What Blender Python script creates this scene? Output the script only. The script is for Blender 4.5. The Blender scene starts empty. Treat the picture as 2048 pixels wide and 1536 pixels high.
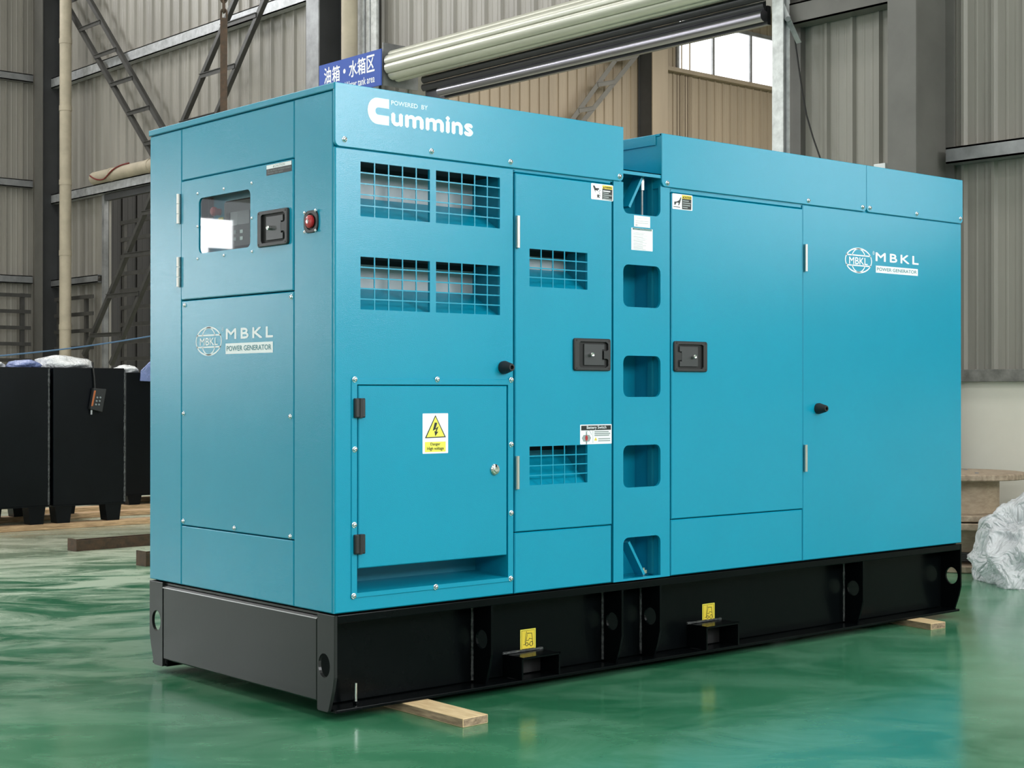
import bpy, bmesh, math, random
from mathutils import Vector, Matrix, noise
from mathutils.geometry import tessellate_polygon
random.seed(7)
SC = bpy.context.scene
COL = SC.collection
# ------------------------------------------------------------------ camera
CP = Vector((-3.01458, -4.40862, 1.14496)); YAW, PITCH, ROLL, FPX = 0.85686, 0.00364, 0.00029, 3094.95
fw = Vector((math.cos(PITCH)*math.cos(YAW), math.cos(PITCH)*math.sin(YAW), math.sin(PITCH)))
rt = Vector((math.sin(YAW), -math.cos(YAW), 0)); up = rt.cross(fw)
rt, up = math.cos(ROLL)*rt + math.sin(ROLL)*up, -math.sin(ROLL)*rt + math.cos(ROLL)*up
cam = bpy.data.cameras.new('camera'); camo = bpy.data.objects.new('camera', cam); COL.objects.link(camo)
M = Matrix((rt, up, -fw)).transposed().to_4x4(); M.translation = CP
camo.matrix_world = M
cam.sensor_fit = 'HORIZONTAL'; cam.sensor_width = 36.0; cam.lens = FPX/2048*36.0
cam.clip_start = 0.05; cam.clip_end = 200
SC.camera = camo
# ------------------------------------------------------------------ world, lights, exposure
w = bpy.data.worlds.new('world'); SC.world = w; w.use_nodes = True
w.node_tree.nodes['Background'].inputs[0].default_value = (0.90, 0.95, 1.0, 1)
w.node_tree.nodes['Background'].inputs[1].default_value = 1.0
SC.view_settings.view_transform = 'Standard'; SC.view_settings.look = 'None'
SC.view_settings.gamma = 1.0; SC.view_settings.use_curve_mapping = False
SC.view_settings.exposure = 0.35

def area(name, loc, direction, sx, sy, power, color=(1, 0.98, 0.95)):
    l = bpy.data.lights.new(name, 'AREA'); l.shape = 'RECTANGLE'; l.size = sx; l.size_y = sy
    l.energy = power; l.color = color
    o = bpy.data.objects.new(name, l); COL.objects.link(o); o.location = loc
    o.rotation_euler = Vector(direction).to_track_quat('-Z', 'Y').to_euler()
    return o
# roof lights of the hall (three strips running along the hall), the open gate in the left wall,
# the clerestory band high in the wall behind the camera, the side gate, and roof lights of the next hall
for i, xx in enumerate((-9.0, -2.5, 3.5)):
    area('roof_light', (xx, 2.0, 8.85), (0, 0, -1), 1.3, 24, (320, 320, 430)[i], (1, 0.98, 0.95))
area('left_window_daylight', (-7.58, 16.35, 2.82), (0, -1, 0), 2.57, 1.84, 175, (0.95, 0.98, 1.0))
area('left_clerestory_daylight', (-3.5, 16.35, 7.95), (0, -1, -0.15), 17, 1.1, 620, (0.97, 0.98, 1.0))
area('left_transom_daylight', (-9.08, 16.35, 3.52), (0, -1, 0), 0.42, 0.44, 6, (0.95, 0.98, 1.0))
area('side_gate_daylight', (-13.7, 4.0, 3.0), (1, 0, 0), 9.0, 5.0, 270, (0.96, 0.98, 1.0))
area('front_clerestory_daylight', (-3.0, -12.7, 5.6), (0, 1, -0.12), 20, 3.0, 760, (0.97, 0.98, 1.0))
# added area lights, right of the picture, for the sheen on the long side
area('sheen_light_tall', (6.25, -10.1, 5.0), (-1, 0, 0), 3.0, 3.2, 820, (0.97, 0.99, 1.0))
area('sheen_light_wide', (6.25, -2.9, 2.9), (-1, 0, 0), 2.6, 1.4, 32, (0.97, 0.99, 1.0))
for yy in (4.0, 11.0):
    area('next_hall_roof_light', (15.5, yy, 8.85), (0, 0, -1), 16, 1.3, 950, (1, 0.96, 0.90))

# ------------------------------------------------------------------ pixel helpers (2048x1536 frame)
def ray(px, py): return fw + rt*((px-1024)/FPX) - up*((py-768)/FPX)
def onp(px, py, ax, val):
    d = ray(px, py); t = (val-CP[ax])/d[ax]; return CP + d*t
def ground(px, py, z=0.0): return onp(px, py, 2, z)

class Face:
    """a flat side: u to the viewer's right, v up, w outwards"""
    def __init__(s, o, r, n): s.o = Vector(o); s.r = Vector(r); s.n = Vector(n); s.u = Vector((0, 0, 1))
    def __call__(s, u, v, w=0.0): return s.o + s.r*u + s.u*v + s.n*w
    def px(s, px, py):
        d = ray(px, py); t = (s.o-CP).dot(s.n)/d.dot(s.n); p = CP + d*t - s.o
        return (p.dot(s.r), p.z)
RF = Face((0, 0, 0), (1, 0, 0), (0, -1, 0))          # long side of the generator
LF = Face((0, 0, 0), (0, -1, 0), (-1, 0, 0))         # end of the generator
WEB = Face((0, 0.112, 0), (1, 0, 0), (0, -1, 0))     # web of the skid beam

# ------------------------------------------------------------------ materials
MATS = {}
def srgb(r, g, b):
    f = lambda c: c/12.92 if c <= 0.04045 else ((c+0.055)/1.055)**2.4
    return (f(r/255), f(g/255), f(b/255), 1)
def mat(name, color, rough=0.5, metal=0.0, var=0.0, vscale=3.0, bump=0.0, bscale=200.0, stretch=(1, 1, 1), color2=None, rvar=0.0, rnd=0.0, coat=0.0, spec=0.5, bdist=0.002, crease=False):
    if name in MATS: return MATS[name]
    m = bpy.data.materials.new(name); m.use_nodes = True; nt = m.node_tree; N = nt.nodes; L = nt.links
    b = N['Principled BSDF']; b.inputs['Base Color'].default_value = color
    b.inputs['Roughness'].default_value = rough; b.inputs['Metallic'].default_value = metal
    b.inputs['Specular IOR Level'].default_value = spec
    b.inputs['Coat Weight'].default_value = coat; b.inputs['Coat Roughness'].default_value = 0.15
    tc = N.new('ShaderNodeTexCoord'); mp = N.new('ShaderNodeMapping'); mp.inputs['Scale'].default_value = stretch
    L.new(tc.outputs['Object'], mp.inputs['Vector'])
    if var > 0 or color2:
        nz = N.new('ShaderNodeTexNoise'); nz.inputs['Scale'].default_value = vscale; nz.inputs['Detail'].default_value = 6; nz.inputs['Roughness'].default_value = 0.6
        L.new(mp.outputs['Vector'], nz.inputs['Vector'])
        rp = N.new('ShaderNodeValToRGB'); rp.color_ramp.elements[0].position = 0.32; rp.color_ramp.elements[1].position = 0.70
        c2 = color2 or tuple(min(1, c*(1+var)) for c in color[:3])+(1,)
        c1 = color if color2 else tuple(c*(1-var) for c in color[:3])+(1,)
        rp.color_ramp.elements[0].color = c1; rp.color_ramp.elements[1].color = c2
        L.new(nz.outputs['Fac'], rp.inputs['Fac']); out = rp.outputs['Color']
        if rnd > 0:
            oi = N.new('ShaderNodeObjectInfo'); mr = N.new('ShaderNodeMapRange')
            mr.inputs['To Min'].default_value = 1-rnd; mr.inputs['To Max'].default_value = 1+rnd
            L.new(oi.outputs['Random'], mr.inputs['Value'])
            hs = N.new('ShaderNodeHueSaturation'); L.new(out, hs.inputs['Color']); L.new(mr.outputs['Result'], hs.inputs['Value']); out = hs.outputs['Color']
        L.new(out, b.inputs['Base Color'])
        if rvar > 0:
            r2 = N.new('ShaderNodeMapRange'); r2.inputs['To Min'].default_value = rough-rvar; r2.inputs['To Max'].default_value = rough+rvar
            L.new(nz.outputs['Fac'], r2.inputs['Value']); L.new(r2.outputs['Result'], b.inputs['Roughness'])
    if bump > 0:
        n2 = N.new('ShaderNodeTexNoise'); n2.inputs['Scale'].default_value = bscale; n2.inputs['Detail'].default_value = 2
        L.new(mp.outputs['Vector'], n2.inputs['Vector'])
        bp = N.new('ShaderNodeBump'); bp.inputs['Strength'].default_value = bump; bp.inputs['Distance'].default_value = bdist
        hgt = n2.outputs['Fac']
        if crease:      # sharp fold lines: absolute value of a centred noise
            n2.inputs['Detail'].default_value = 4; n2.inputs['Distortion'].default_value = 0.6
            s1 = N.new('ShaderNodeMath'); s1.operation = 'SUBTRACT'; s1.inputs[1].default_value = 0.5; L.new(hgt, s1.inputs[0])
            s2 = N.new('ShaderNodeMath'); s2.operation = 'ABSOLUTE'; L.new(s1.outputs[0], s2.inputs[0]); hgt = s2.outputs[0]
        L.new(hgt, bp.inputs['Height']); L.new(bp.outputs['Normal'], b.inputs['Normal'])
    MATS[name] = m; return m
TEAL = mat('teal powder coat', (0.0020, 0.290, 0.448, 1), 0.25, var=0.03, vscale=2, bump=0.2, bscale=330, spec=0.5)
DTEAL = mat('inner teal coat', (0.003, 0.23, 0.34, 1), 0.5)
BLACKIN = mat('black acoustic foam', (0.004, 0.005, 0.005, 1), 0.9)
SKID = mat('black skid enamel', (0.0022, 0.0032, 0.0036, 1), 0.22, var=0.1, vscale=4, bump=0.04, bscale=40, spec=0.09)
SKIDEND = mat('lit end skid enamel', (0.013, 0.014, 0.014, 1), 0.33, var=0.1, vscale=3, bump=0.04, bscale=60, spec=0.35)  # same skid enamel, lightened for the bright reflection on the end
CHROME = mat('zinc plated steel', (0.72, 0.73, 0.72, 1), 0.22, 1.0)
HINGE = mat('stainless hinge steel', (0.62, 0.61, 0.57, 1), 0.35, 1.0)
BLKPL = mat('black moulded plastic', (0.018, 0.019, 0.020, 1), 0.42)
BLKDK = mat('black recess', (0.003, 0.003, 0.003, 1), 0.6)
GRPL = mat('charcoal paddle plate', (0.045, 0.047, 0.050, 1), 0.38)
RUBBER = mat('black rubber', (0.012, 0.013, 0.014, 1), 0.55)
REDB = mat('red button', (0.45, 0.030, 0.035, 1), 0.3)
WHITE = mat('white print', (0.88, 0.91, 0.93, 1), 0.45)
SOFTW = mat('pale lettering film', (0.72, 0.86, 0.90, 1), 0.4)
GREYP = mat('grey print', (0.22, 0.26, 0.27, 1), 0.5)
LGREY = mat('light grey print', (0.30, 0.34, 0.34, 1), 0.5)
BLACKP = mat('black print', (0.010, 0.012, 0.012, 1), 0.45)
YELP = mat('yellow print', (0.78, 0.60, 0.045, 1), 0.45)
LYELP = mat('pale yellow print', (0.86, 0.80, 0.10, 1), 0.45)
GRNP = mat('dark green print', (0.035, 0.13, 0.11, 1), 0.5)
TEALP = mat('teal print', (0.03, 0.22, 0.27, 1), 0.5)
GALV = mat('galvanised steel', (0.46, 0.47, 0.48, 1), 0.42, 0.35, var=0.22, vscale=14, rvar=0.1)
GALVD = mat('dull galvanised purlin', (0.26, 0.265, 0.27, 1), 0.5, 0.45, var=0.25, vscale=6)
CLAD = mat('grey beige wall cladding', (0.295, 0.278, 0.245, 1), 0.42, 0.0, var=0.17, vscale=1.4, stretch=(1.6, 1.6, 0.22), rnd=0.06, spec=0.5)
CLAD2 = mat('tan wall cladding', (0.33, 0.27, 0.20, 1), 0.5, 0.0, var=0.12, vscale=1.2, stretch=(1.6, 1.6, 0.2), rnd=0.05)
CLAD3 = mat('dark grey wall cladding', (0.030, 0.030, 0.032, 1), 0.5, 0.0, var=0.2, vscale=1.2, stretch=(1.6, 1.6, 0.2), rnd=0.1)  # darker cladding on the stretch behind the side doorway
VENTP = mat('pale baffle plate', (0.42, 0.47, 0.50, 1), 0.5)
COLM = mat('grey steel column paint', (0.135, 0.130, 0.118, 1), 0.5, var=0.12, vscale=3)
COLD = mat('dark steel and shaded web', (0.050, 0.052, 0.055, 1), 0.5, var=0.15, vscale=3)  # also on column webs, with the shade of the recess put into the colour
BRACE = mat('dark brace steel', (0.060, 0.058, 0.054, 1), 0.5, 0.2, var=0.2, vscale=8)
RUST = mat('rusty steel', (0.060, 0.042, 0.030, 1), 0.6, 0.3, color2=(0.13, 0.075, 0.045, 1), vscale=25)
PIPE = mat('cream pipe lagging', (0.46, 0.40, 0.30, 1), 0.6, var=0.12, vscale=5)
PLASTER = mat('cream plaster', (0.80, 0.77, 0.68, 1), 0.7, var=0.05, vscale=1.5)
CONC = mat('grey concrete sill', (0.20, 0.195, 0.18, 1), 0.8, var=0.3, vscale=12, bump=0.3, bscale=60)
SHUT = mat('cream shutter slat', (0.56, 0.56, 0.48, 1), 0.32, 0.3, var=0.05, vscale=3)
SHUTD = mat('shaded shutter slat', (0.060, 0.060, 0.066, 1), 0.32, 0.5)  # hanging slats, their shadow under the roll put into the colour
SHUTB = mat('silver bottom bar', (0.30, 0.29, 0.33, 1), 0.28, 0.9)
SIGNB = mat('blue sign board', (0.045, 0.10, 0.42, 1), 0.6, spec=0.3)
TANK = mat('black tank enamel', (0.0030, 0.0042, 0.0060, 1), 0.30, var=0.25, vscale=3, bump=0.05, bscale=8, spec=0.2)
WELD = mat('weld bead', (0.020, 0.022, 0.024, 1), 0.35, 0.4, color2=(0.16, 0.17, 0.17, 1), vscale=60)
FILM = mat('clear plastic film', (0.92, 0.94, 0.96, 1), 0.14, var=0.12, vscale=9, spec=0.8, bump=1.0, bscale=17, bdist=0.05, crease=True)
BFILM = mat('blue plastic film', (0.20, 0.26, 0.52, 1), 0.25, var=0.15, vscale=10, spec=0.6, bump=0.8, bscale=14, bdist=0.04, crease=True)
ROPE = mat('blue rope', (0.10, 0.20, 0.34, 1), 0.7)
BLACKC = mat('black cable sheath', (0.010, 0.010, 0.010, 1), 0.5)
REDC = mat('red cable sheath', (0.18, 0.025, 0.02, 1), 0.5)
CEIL = mat('roof sheet', (0.34, 0.33, 0.31, 1), 0.7, var=0.05)
ORANGE = mat('orange pendant side', (0.45, 0.12, 0.03, 1), 0.5)
SCREEN = mat('dark lcd glass', (0.03, 0.035, 0.03, 1), 0.15)
BRIGHT = mat('polished galvanised rail', (0.68, 0.69, 0.69, 1), 0.5, 0.15, var=0.2, vscale=16, spec=0.3)

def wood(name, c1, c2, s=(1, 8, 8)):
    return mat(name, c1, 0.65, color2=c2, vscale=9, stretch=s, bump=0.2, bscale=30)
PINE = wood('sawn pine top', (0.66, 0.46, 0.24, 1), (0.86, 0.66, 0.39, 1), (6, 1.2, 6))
PINED = wood('darker timber side', (0.16, 0.11, 0.07, 1), (0.46, 0.33, 0.21, 1), (5, 1.2, 9))  # timber sides darker than the top
PLANKM = wood('pale construction plank', (0.38, 0.24, 0.13, 1), (0.80, 0.55, 0.32, 1), (1.0, 9, 9))
SPOOLM = wood('spool plywood', (0.33, 0.25, 0.17, 1), (0.47, 0.37, 0.26, 1), (2, 2, 6))
SPOOLT = wood('weathered spool flange', (0.22, 0.16, 0.11, 1), (0.46, 0.36, 0.26, 1), (5, 2, 3))

def emit(name, color, strength):
    m = bpy.data.materials.new(name); m.use_nodes = True; N = m.node_tree.nodes
    b = N['Principled BSDF']; b.inputs['Base Color'].default_value = (0.6, 0.6, 0.6, 1)
    b.inputs['Emission Color'].default_value = color; b.inputs['Emission Strength'].default_value = strength
    return m
PANE = emit('daylit window pane', (0.95, 0.98, 1, 1), 2.2)

def glassmat():
    m = bpy.data.materials.new('viewing window glass'); m.use_nodes = True; nt = m.node_tree; N = nt.nodes; L = nt.links
    N.remove(N['Principled BSDF']); o = N['Material Output']
    t = N.new('ShaderNodeBsdfTransparent'); t.inputs[0].default_value = (0.80, 0.83, 0.82, 1)
    g = N.new('ShaderNodeBsdfGlossy'); g.inputs['Roughness'].default_value = 0.02
    f = N.new('ShaderNodeFresnel'); f.inputs[0].default_value = 1.6
    ge = N.new('ShaderNodeNewGeometry'); iv = N.new('ShaderNodeMath'); iv.operation = 'SUBTRACT'; iv.inputs[0].default_value = 1.0; L.new(ge.outputs['Backfacing'], iv.inputs[1])
    mu = N.new('ShaderNodeMath'); mu.operation = 'MULTIPLY'; L.new(f.outputs[0], mu.inputs[0]); L.new(iv.outputs[0], mu.inputs[1])
    mx = N.new('ShaderNodeMixShader'); L.new(mu.outputs[0], mx.inputs[0]); L.new(t.outputs[0], mx.inputs[1]); L.new(g.outputs[0], mx.inputs[2])
    L.new(mx.outputs[0], o.inputs[0]); return m
GLASS = glassmat()

def filmmat():
    m = bpy.data.materials.new('crumpled clear film'); m.use_nodes = True; nt = m.node_tree; N = nt.nodes; L = nt.links
    b = N['Principled BSDF']; o = N['Material Output']; b.inputs['Base Color'].default_value = (0.95, 0.96, 0.98, 1)
    b.inputs['Roughness'].default_value = 0.12; b.inputs['Specular IOR Level'].default_value = 0.8
    tc = N.new('ShaderNodeTexCoord'); nz = N.new('ShaderNodeTexNoise'); nz.inputs['Scale'].default_value = 7; nz.inputs['Detail'].default_value = 3; nz.inputs['Distortion'].default_value = 1.2
    L.new(tc.outputs['Object'], nz.inputs['Vector'])
    s1 = N.new('ShaderNodeMath'); s1.operation = 'SUBTRACT'; s1.inputs[1].default_value = 0.5; L.new(nz.outputs['Fac'], s1.inputs[0])
    s2 = N.new('ShaderNodeMath'); s2.operation = 'ABSOLUTE'; L.new(s1.outputs[0], s2.inputs[0])
    bp = N.new('ShaderNodeBump'); bp.inputs['Strength'].default_value = 0.9; bp.inputs['Distance'].default_value = 0.12; L.new(s2.outputs[0], bp.inputs['Height']); L.new(bp.outputs[0], b.inputs['Normal'])
    tl = N.new('ShaderNodeBsdfTranslucent'); tl.inputs[0].default_value = (0.85, 0.88, 0.92, 1); L.new(bp.outputs[0], tl.inputs['Normal'])
    tp = N.new('ShaderNodeBsdfTransparent')
    m1 = N.new('ShaderNodeMixShader'); m1.inputs[0].default_value = 0.3; L.new(b.outputs[0], m1.inputs[1]); L.new(tl.outputs[0], m1.inputs[2])
    m2 = N.new('ShaderNodeMixShader'); m2.inputs[0].default_value = 0.08; L.new(m1.outputs[0], m2.inputs[1]); L.new(tp.outputs[0], m2.inputs[2])
    L.new(m2.outputs[0], o.inputs[0]); return m
FILM2 = filmmat()
def floormat():
    m = bpy.data.materials.new('green epoxy floor'); m.use_nodes = True; nt = m.node_tree; N = nt.nodes; L = nt.links
    b = N['Principled BSDF']
    tc = N.new('ShaderNodeTexCoord')
    def mapping(scale, rot):
        mp = N.new('ShaderNodeMapping'); mp.vector_type = 'TEXTURE' ; mp.inputs['Rotation'].default_value = (0, 0, rot)
        mp.inputs['Scale'].default_value = scale; L.new(tc.outputs['Object'], mp.inputs['Vector']); return mp
    def nz(mp, scale, detail=6, rough=0.6, dist=0.0):
        n = N.new('ShaderNodeTexNoise'); n.inputs['Scale'].default_value = scale; n.inputs['Detail'].default_value = detail
        n.inputs['Roughness'].default_value = rough; n.inputs['Distortion'].default_value = dist
        L.new(mp.outputs[0], n.inputs['Vector']); return n.outputs['Fac']
    def ramp(inp, p0, p1, c0=(0, 0, 0, 1), c1=(1, 1, 1, 1)):
        r = N.new('ShaderNodeValToRGB'); r.color_ramp.elements[0].position = p0; r.color_ramp.elements[1].position = p1
        r.color_ramp.elements[0].color = c0; r.color_ramp.elements[1].color = c1; L.new(inp, r.inputs[0]); return r.outputs[0]
    def mixc(fac, a, c):
        x = N.new('ShaderNodeMix'); x.data_type = 'RGBA'
        if hasattr(fac, 'links'): L.new(fac, x.inputs[0])
        else: x.inputs[0].default_value = fac
        for i, v in ((6, a), (7, c)):
            if hasattr(v, 'links'): L.new(v, x.inputs[i])
            else: x.inputs[i].default_value = v
        return x.outputs[2]
    def math_(op, a, c):
        x = N.new('ShaderNodeMath'); x.operation = op
        for i, v in ((0, a), (1, c)):
            if hasattr(v, 'links'): L.new(v, x.inputs[i])
            else: x.inputs[i].default_value = v
        return x.outputs[0]
    ang = math.atan2(rt.y, rt.x)
    mA = mapping((1.2, 0.8, 1), ang); mB = mapping((1, 1, 1), ang+0.5); mC = mapping((1.35, 0.75, 1), ang+0.2)
    big = nz(mB, 0.55, 5, 0.6, 0.6); fine = nz(mA, 2.4, 8, 0.65, 0.8); streak = nz(mC, 1.7, 9, 0.62, 1.4)
    green = mixc(ramp(big, 0.3, 0.72), (0.014, 0.130, 0.056, 1), (0.065, 0.255, 0.135, 1))
    green = mixc(math_('MULTIPLY', ramp(fine, 0.42, 0.75), 0.5), green, (0.20, 0.41, 0.27, 1))
    # traffic wear: the paint is scuffed and dusty towards the tank bays beyond the generator's end
    sp = N.new('ShaderNodeSeparateXYZ'); L.new(tc.outputs['Object'], sp.inputs[0])
    mr = N.new('ShaderNodeMapRange'); mr.inputs['From Min'].default_value = 0.2; mr.inputs['From Max'].default_value = 4.0
    L.new(sp.outputs['Y'], mr.inputs['Value'])
    wear = math_('MULTIPLY', ramp(streak, 0.41, 0.58), mr.outputs[0])
    col = mixc(wear, green, (0.46, 0.58, 0.44, 1))
    mr2 = N.new('ShaderNodeMapRange'); mr2.inputs['From Min'].default_value = 4.4; mr2.inputs['From Max'].default_value = 6.6
    L.new(sp.outputs['Y'], mr2.inputs['Value'])
    col = mixc(math_('MULTIPLY', mr2.outputs[0], math_('ADD', math_('MULTIPLY', big, 0.6), 0.35)), col, (0.50, 0.48, 0.38, 1))
    L.new(col, b.inputs['Base Color'])
    r = N.new('ShaderNodeMapRange'); r.inputs['To Min'].default_value = 0.10; r.inputs['To Max'].default_value = 0.24
    L.new(fine, r.inputs['Value']); L.new(math_('ADD', r.outputs[0], math_('MULTIPLY', wear, 0.14)), b.inputs['Roughness'])
    bp = N.new('ShaderNodeBump'); bp.inputs['Strength'].default_value = 0.05; bp.inputs['Distance'].default_value = 0.01
    L.new(big, bp.inputs['Height']); L.new(bp.outputs[0], b.inputs['Normal'])
    b.inputs['Specular IOR Level'].default_value = 0.55
    return m
FLOORM = floormat()

# ------------------------------------------------------------------ mesh builder
class MB:
    def __init__(s): s.v = []; s.f = []; s.m = []; s.mats = []
    def mi(s, m):
        if m not in s.mats: s.mats.append(m)
        return s.mats.index(m)
    def add(s, vs, fs, m):
        b = len(s.v); k = s.mi(m); s.v += [tuple(p) for p in vs]
        for f in fs: s.f.append(tuple(i+b for i in f)); s.m.append(k)
    def box(s, x0, x1, y0, y1, z0, z1, m):
        vs = [(x, y, z) for z in (z0, z1) for y in (y0, y1) for x in (x0, x1)]
        s.add(vs, [(0, 2, 3, 1), (4, 5, 7, 6), (0, 1, 5, 4), (2, 6, 7, 3), (0, 4, 6, 2), (1, 3, 7, 5)], m)
    def bar(s, a, b, wd, dp, m, side=Vector((1, 0, 0))):
        """straight bar of rectangular section from a to b"""
        a = Vector(a); b = Vector(b); d = (b-a).normalized(); s1 = (side - d*side.dot(d)).normalized(); s2 = d.cross(s1)
        vs = []
        for p in (a, b):
            for (i, j) in ((-1, -1), (1, -1), (1, 1), (-1, 1)): vs.append(p + s1*(i*dp/2) + s2*(j*wd/2))
        s.add(vs, [(0, 3, 2, 1), (4, 5, 6, 7), (0, 1, 5, 4), (1, 2, 6, 5), (2, 3, 7, 6), (3, 0, 4, 7)], m)
    def tube(s, pts, r, m, n=10, closed=False):
        pts = [Vector(p) for p in pts]; K = len(pts); rs = r if isinstance(r, (list, tuple)) else [r]*K
        vs = []; fs = []; prev = None
        for i, p in enumerate(pts):
            a = pts[i-1] if (i > 0 or closed) else p; b = pts[(i+1) % K] if (i < K-1 or closed) else p
            d = (b-a).normalized()
            if prev is None:
                t = Vector((0, 0, 1)) if abs(d.z) < 0.9 else Vector((1, 0, 0)); s1 = (t-d*t.dot(d)).normalized()
            else: s1 = (prev-d*prev.dot(d)).normalized()
            prev = s1; s2 = d.cross(s1)
            for k in range(n):
                a_ = 2*math.pi*k/n; vs.append(p + (s1*math.cos(a_)+s2*math.sin(a_))*rs[i])
        for i in range(K if closed else K-1):
            j = (i+1) % K
            for k in range(n): fs.append((i*n+k, i*n+(k+1) % n, j*n+(k+1) % n, j*n+k))
        if not closed: fs += [tuple(range(n))[::-1], tuple(range((K-1)*n, K*n))]
        s.add(vs, fs, m)
    def lathe(s, prof, m, fr, n=24):
        """prof: list of (radius, height); fr(a,b,h) maps to 3D"""
        vs = []; fs = []
        for (r, h) in prof:
            for k in range(n): a = 2*math.pi*k/n; vs.append(fr(r*math.cos(a), r*math.sin(a), h))
        for i in range(len(prof)-1):
            for k in range(n): fs.append((i*n+k, i*n+(k+1) % n, (i+1)*n+(k+1) % n, (i+1)*n+k))
        fs += [tuple(range(n))[::-1], tuple(range((len(prof)-1)*n, len(prof)*n))]
        s.add(vs, fs, m)
    def sheet(s, F, outer, holes, w0, w1, m, bev=0.0, medge=None):
        """flat plate on face F between depth w0 (back) and w1 (front), with holes, front edge bevelled"""
        def off(poly, d):
            n = len(poly); A = sum(poly[i][0]*poly[(i+1) % n][1]-poly[(i+1) % n][0]*poly[i][1] for i in range(n)); sg = 1 if A > 0 else -1
            out = []
            for i in range(n):
                p0 = Vector(poly[i-1]); p = Vector(poly[i]); p1 = Vector(poly[(i+1) % n])
                e0 = (p-p0).normalized(); e1 = (p1-p).normalized()
                n0 = Vector((-e0.y, e0.x))*sg; n1 = Vector((-e1.y, e1.x))*sg
                b = n0+n1; b = b/max(0.3, (1+n0.dot(n1))); out.append((p.x+b.x*d, p.y+b.y*d))
            return out
        inner = off(outer, bev) if bev > 0 else outer
        def cap(o, w, flip):
            loops = [[Vector((p[0], p[1], 0)) for p in o]] + [[Vector((p[0], p[1], 0)) for p in h] for h in holes]
            tris = tessellate_polygon(loops); flat = [p for l in loops for p in l]
            s.add([F(p.x, p.y, w) for p in flat], [tuple(t)[::-1] if flip else tuple(t) for t in tris], m)
        cap(inner, w1, False); cap(outer, w0, True)
        def wall(la, wa, lb, wb, mm):
            n = len(la); vs = [F(p[0], p[1], wa) for p in la]+[F(p[0], p[1], wb) for p in lb]
            s.add(vs, [(i, (i+1) % n, n+(i+1) % n, n+i) for i in range(n)], mm)
        mm = medge or m
        if bev > 0: wall(inner, w1, outer, w1-bev, mm); wall(outer, w1-bev, outer, w0, mm)
        else: wall(outer, w1, outer, w0, mm)
        for h in holes: wall(h, w1, h, w0, mm)
    def build(s, name, parent=None, smooth=False, bevel=0.0, loc=None, angle=35):
        me = bpy.data.meshes.new(name); me.from_pydata(s.v, [], s.f)
        for m in s.mats: me.materials.append(m)
        me.polygons.foreach_set('material_index', s.m)
        bm = bmesh.new(); bm.from_mesh(me)
        bmesh.ops.remove_doubles(bm, verts=bm.verts, dist=1e-6)
        bmesh.ops.recalc_face_normals(bm, faces=bm.faces)
        if bevel > 0:
            bmesh.ops.bevel(bm, geom=[e for e in bm.edges if len(e.link_faces) == 2 and e.calc_face_angle(0) > 0.5], offset=bevel, segments=2, profile=0.6, affect='EDGES')
        if smooth:
            for f in bm.faces: f.smooth = True
            for e in bm.edges:
                if len(e.link_faces) == 2 and e.calc_face_angle(0) > math.radians(angle): e.smooth = False
        bm.to_mesh(me); bm.free()
        o = bpy.data.objects.new(name, me); COL.objects.link(o)
        if parent is not None: attach(o, parent)
        return o
def world_of(o):
    return (world_of(o.parent) @ o.matrix_parent_inverse @ o.matrix_basis) if o.parent else o.matrix_basis.copy()
def attach(o, parent):
    o.parent = parent; o.matrix_parent_inverse = world_of(parent).inverted()
def empty(name, loc, label=None, cat=None, group=None):
    o = bpy.data.objects.new(name, None); COL.objects.link(o); o.location = loc; o.empty_display_size = 0.1
    if label: tag(o, label, cat, group)
    return o
def tag(o, label, cat, group=None):
    o['label'] = label; o['category'] = cat
    if group: o['group'] = group
    return o
def struct(o): o['kind'] = 'structure'; return o
def copy_to(o, parent, loc):
    c = o.copy(); COL.objects.link(c); c.parent = None; c.matrix_basis = Matrix.Translation(loc); attach(c, parent); return c
def one(name, parent, fn, **k):
    b = MB(); fn(b); return b.build(name, parent, **k)
def boxpart(name, parent, m, x0, x1, y0, y1, z0, z1, bevel=0.0):
    b = MB(); b.box(x0, x1, y0, y1, z0, z1, m); return b.build(name, parent, bevel=bevel)
def rrect(u0, u1, v0, v1, r=0.0, n=5, corners=(1, 1, 1, 1)):
    """corners: bl, br, tr, tl"""
    if u0 > u1: u0, u1 = u1, u0
    if v0 > v1: v0, v1 = v1, v0
    if r <= 0: return [(u0, v0), (u1, v0), (u1, v1), (u0, v1)]
    out = []
    for (cx, cy, a0, on) in ((u0, v0, math.pi, corners[0]), (u1, v0, 1.5*math.pi, corners[1]), (u1, v1, 0, corners[2]), (u0, v1, 0.5*math.pi, corners[3])):
        if not on: out.append((cx, cy)); continue
        ccx = cx + (r if cx == u0 else -r); ccy = cy + (r if cy == v0 else -r)
        for k in range(n+1): a = a0+0.5*math.pi*k/n; out.append((ccx+r*math.cos(a), ccy+r*math.sin(a)))
    return out
def rpx(F, xl, yt, xr, yb):
    """metric rectangle from pixels; both heights are read at the left edge"""
    u0, v1 = F.px(xl, yt); _, v0 = F.px(xl, yb); u1, _ = F.px(xr, yt); return (u0, u1, v0, v1)
def bpx(F, tl, br):
    u0, v1 = F.px(*tl); u1, v0 = F.px(*br); return (u0, u1, v0, v1)

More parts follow.
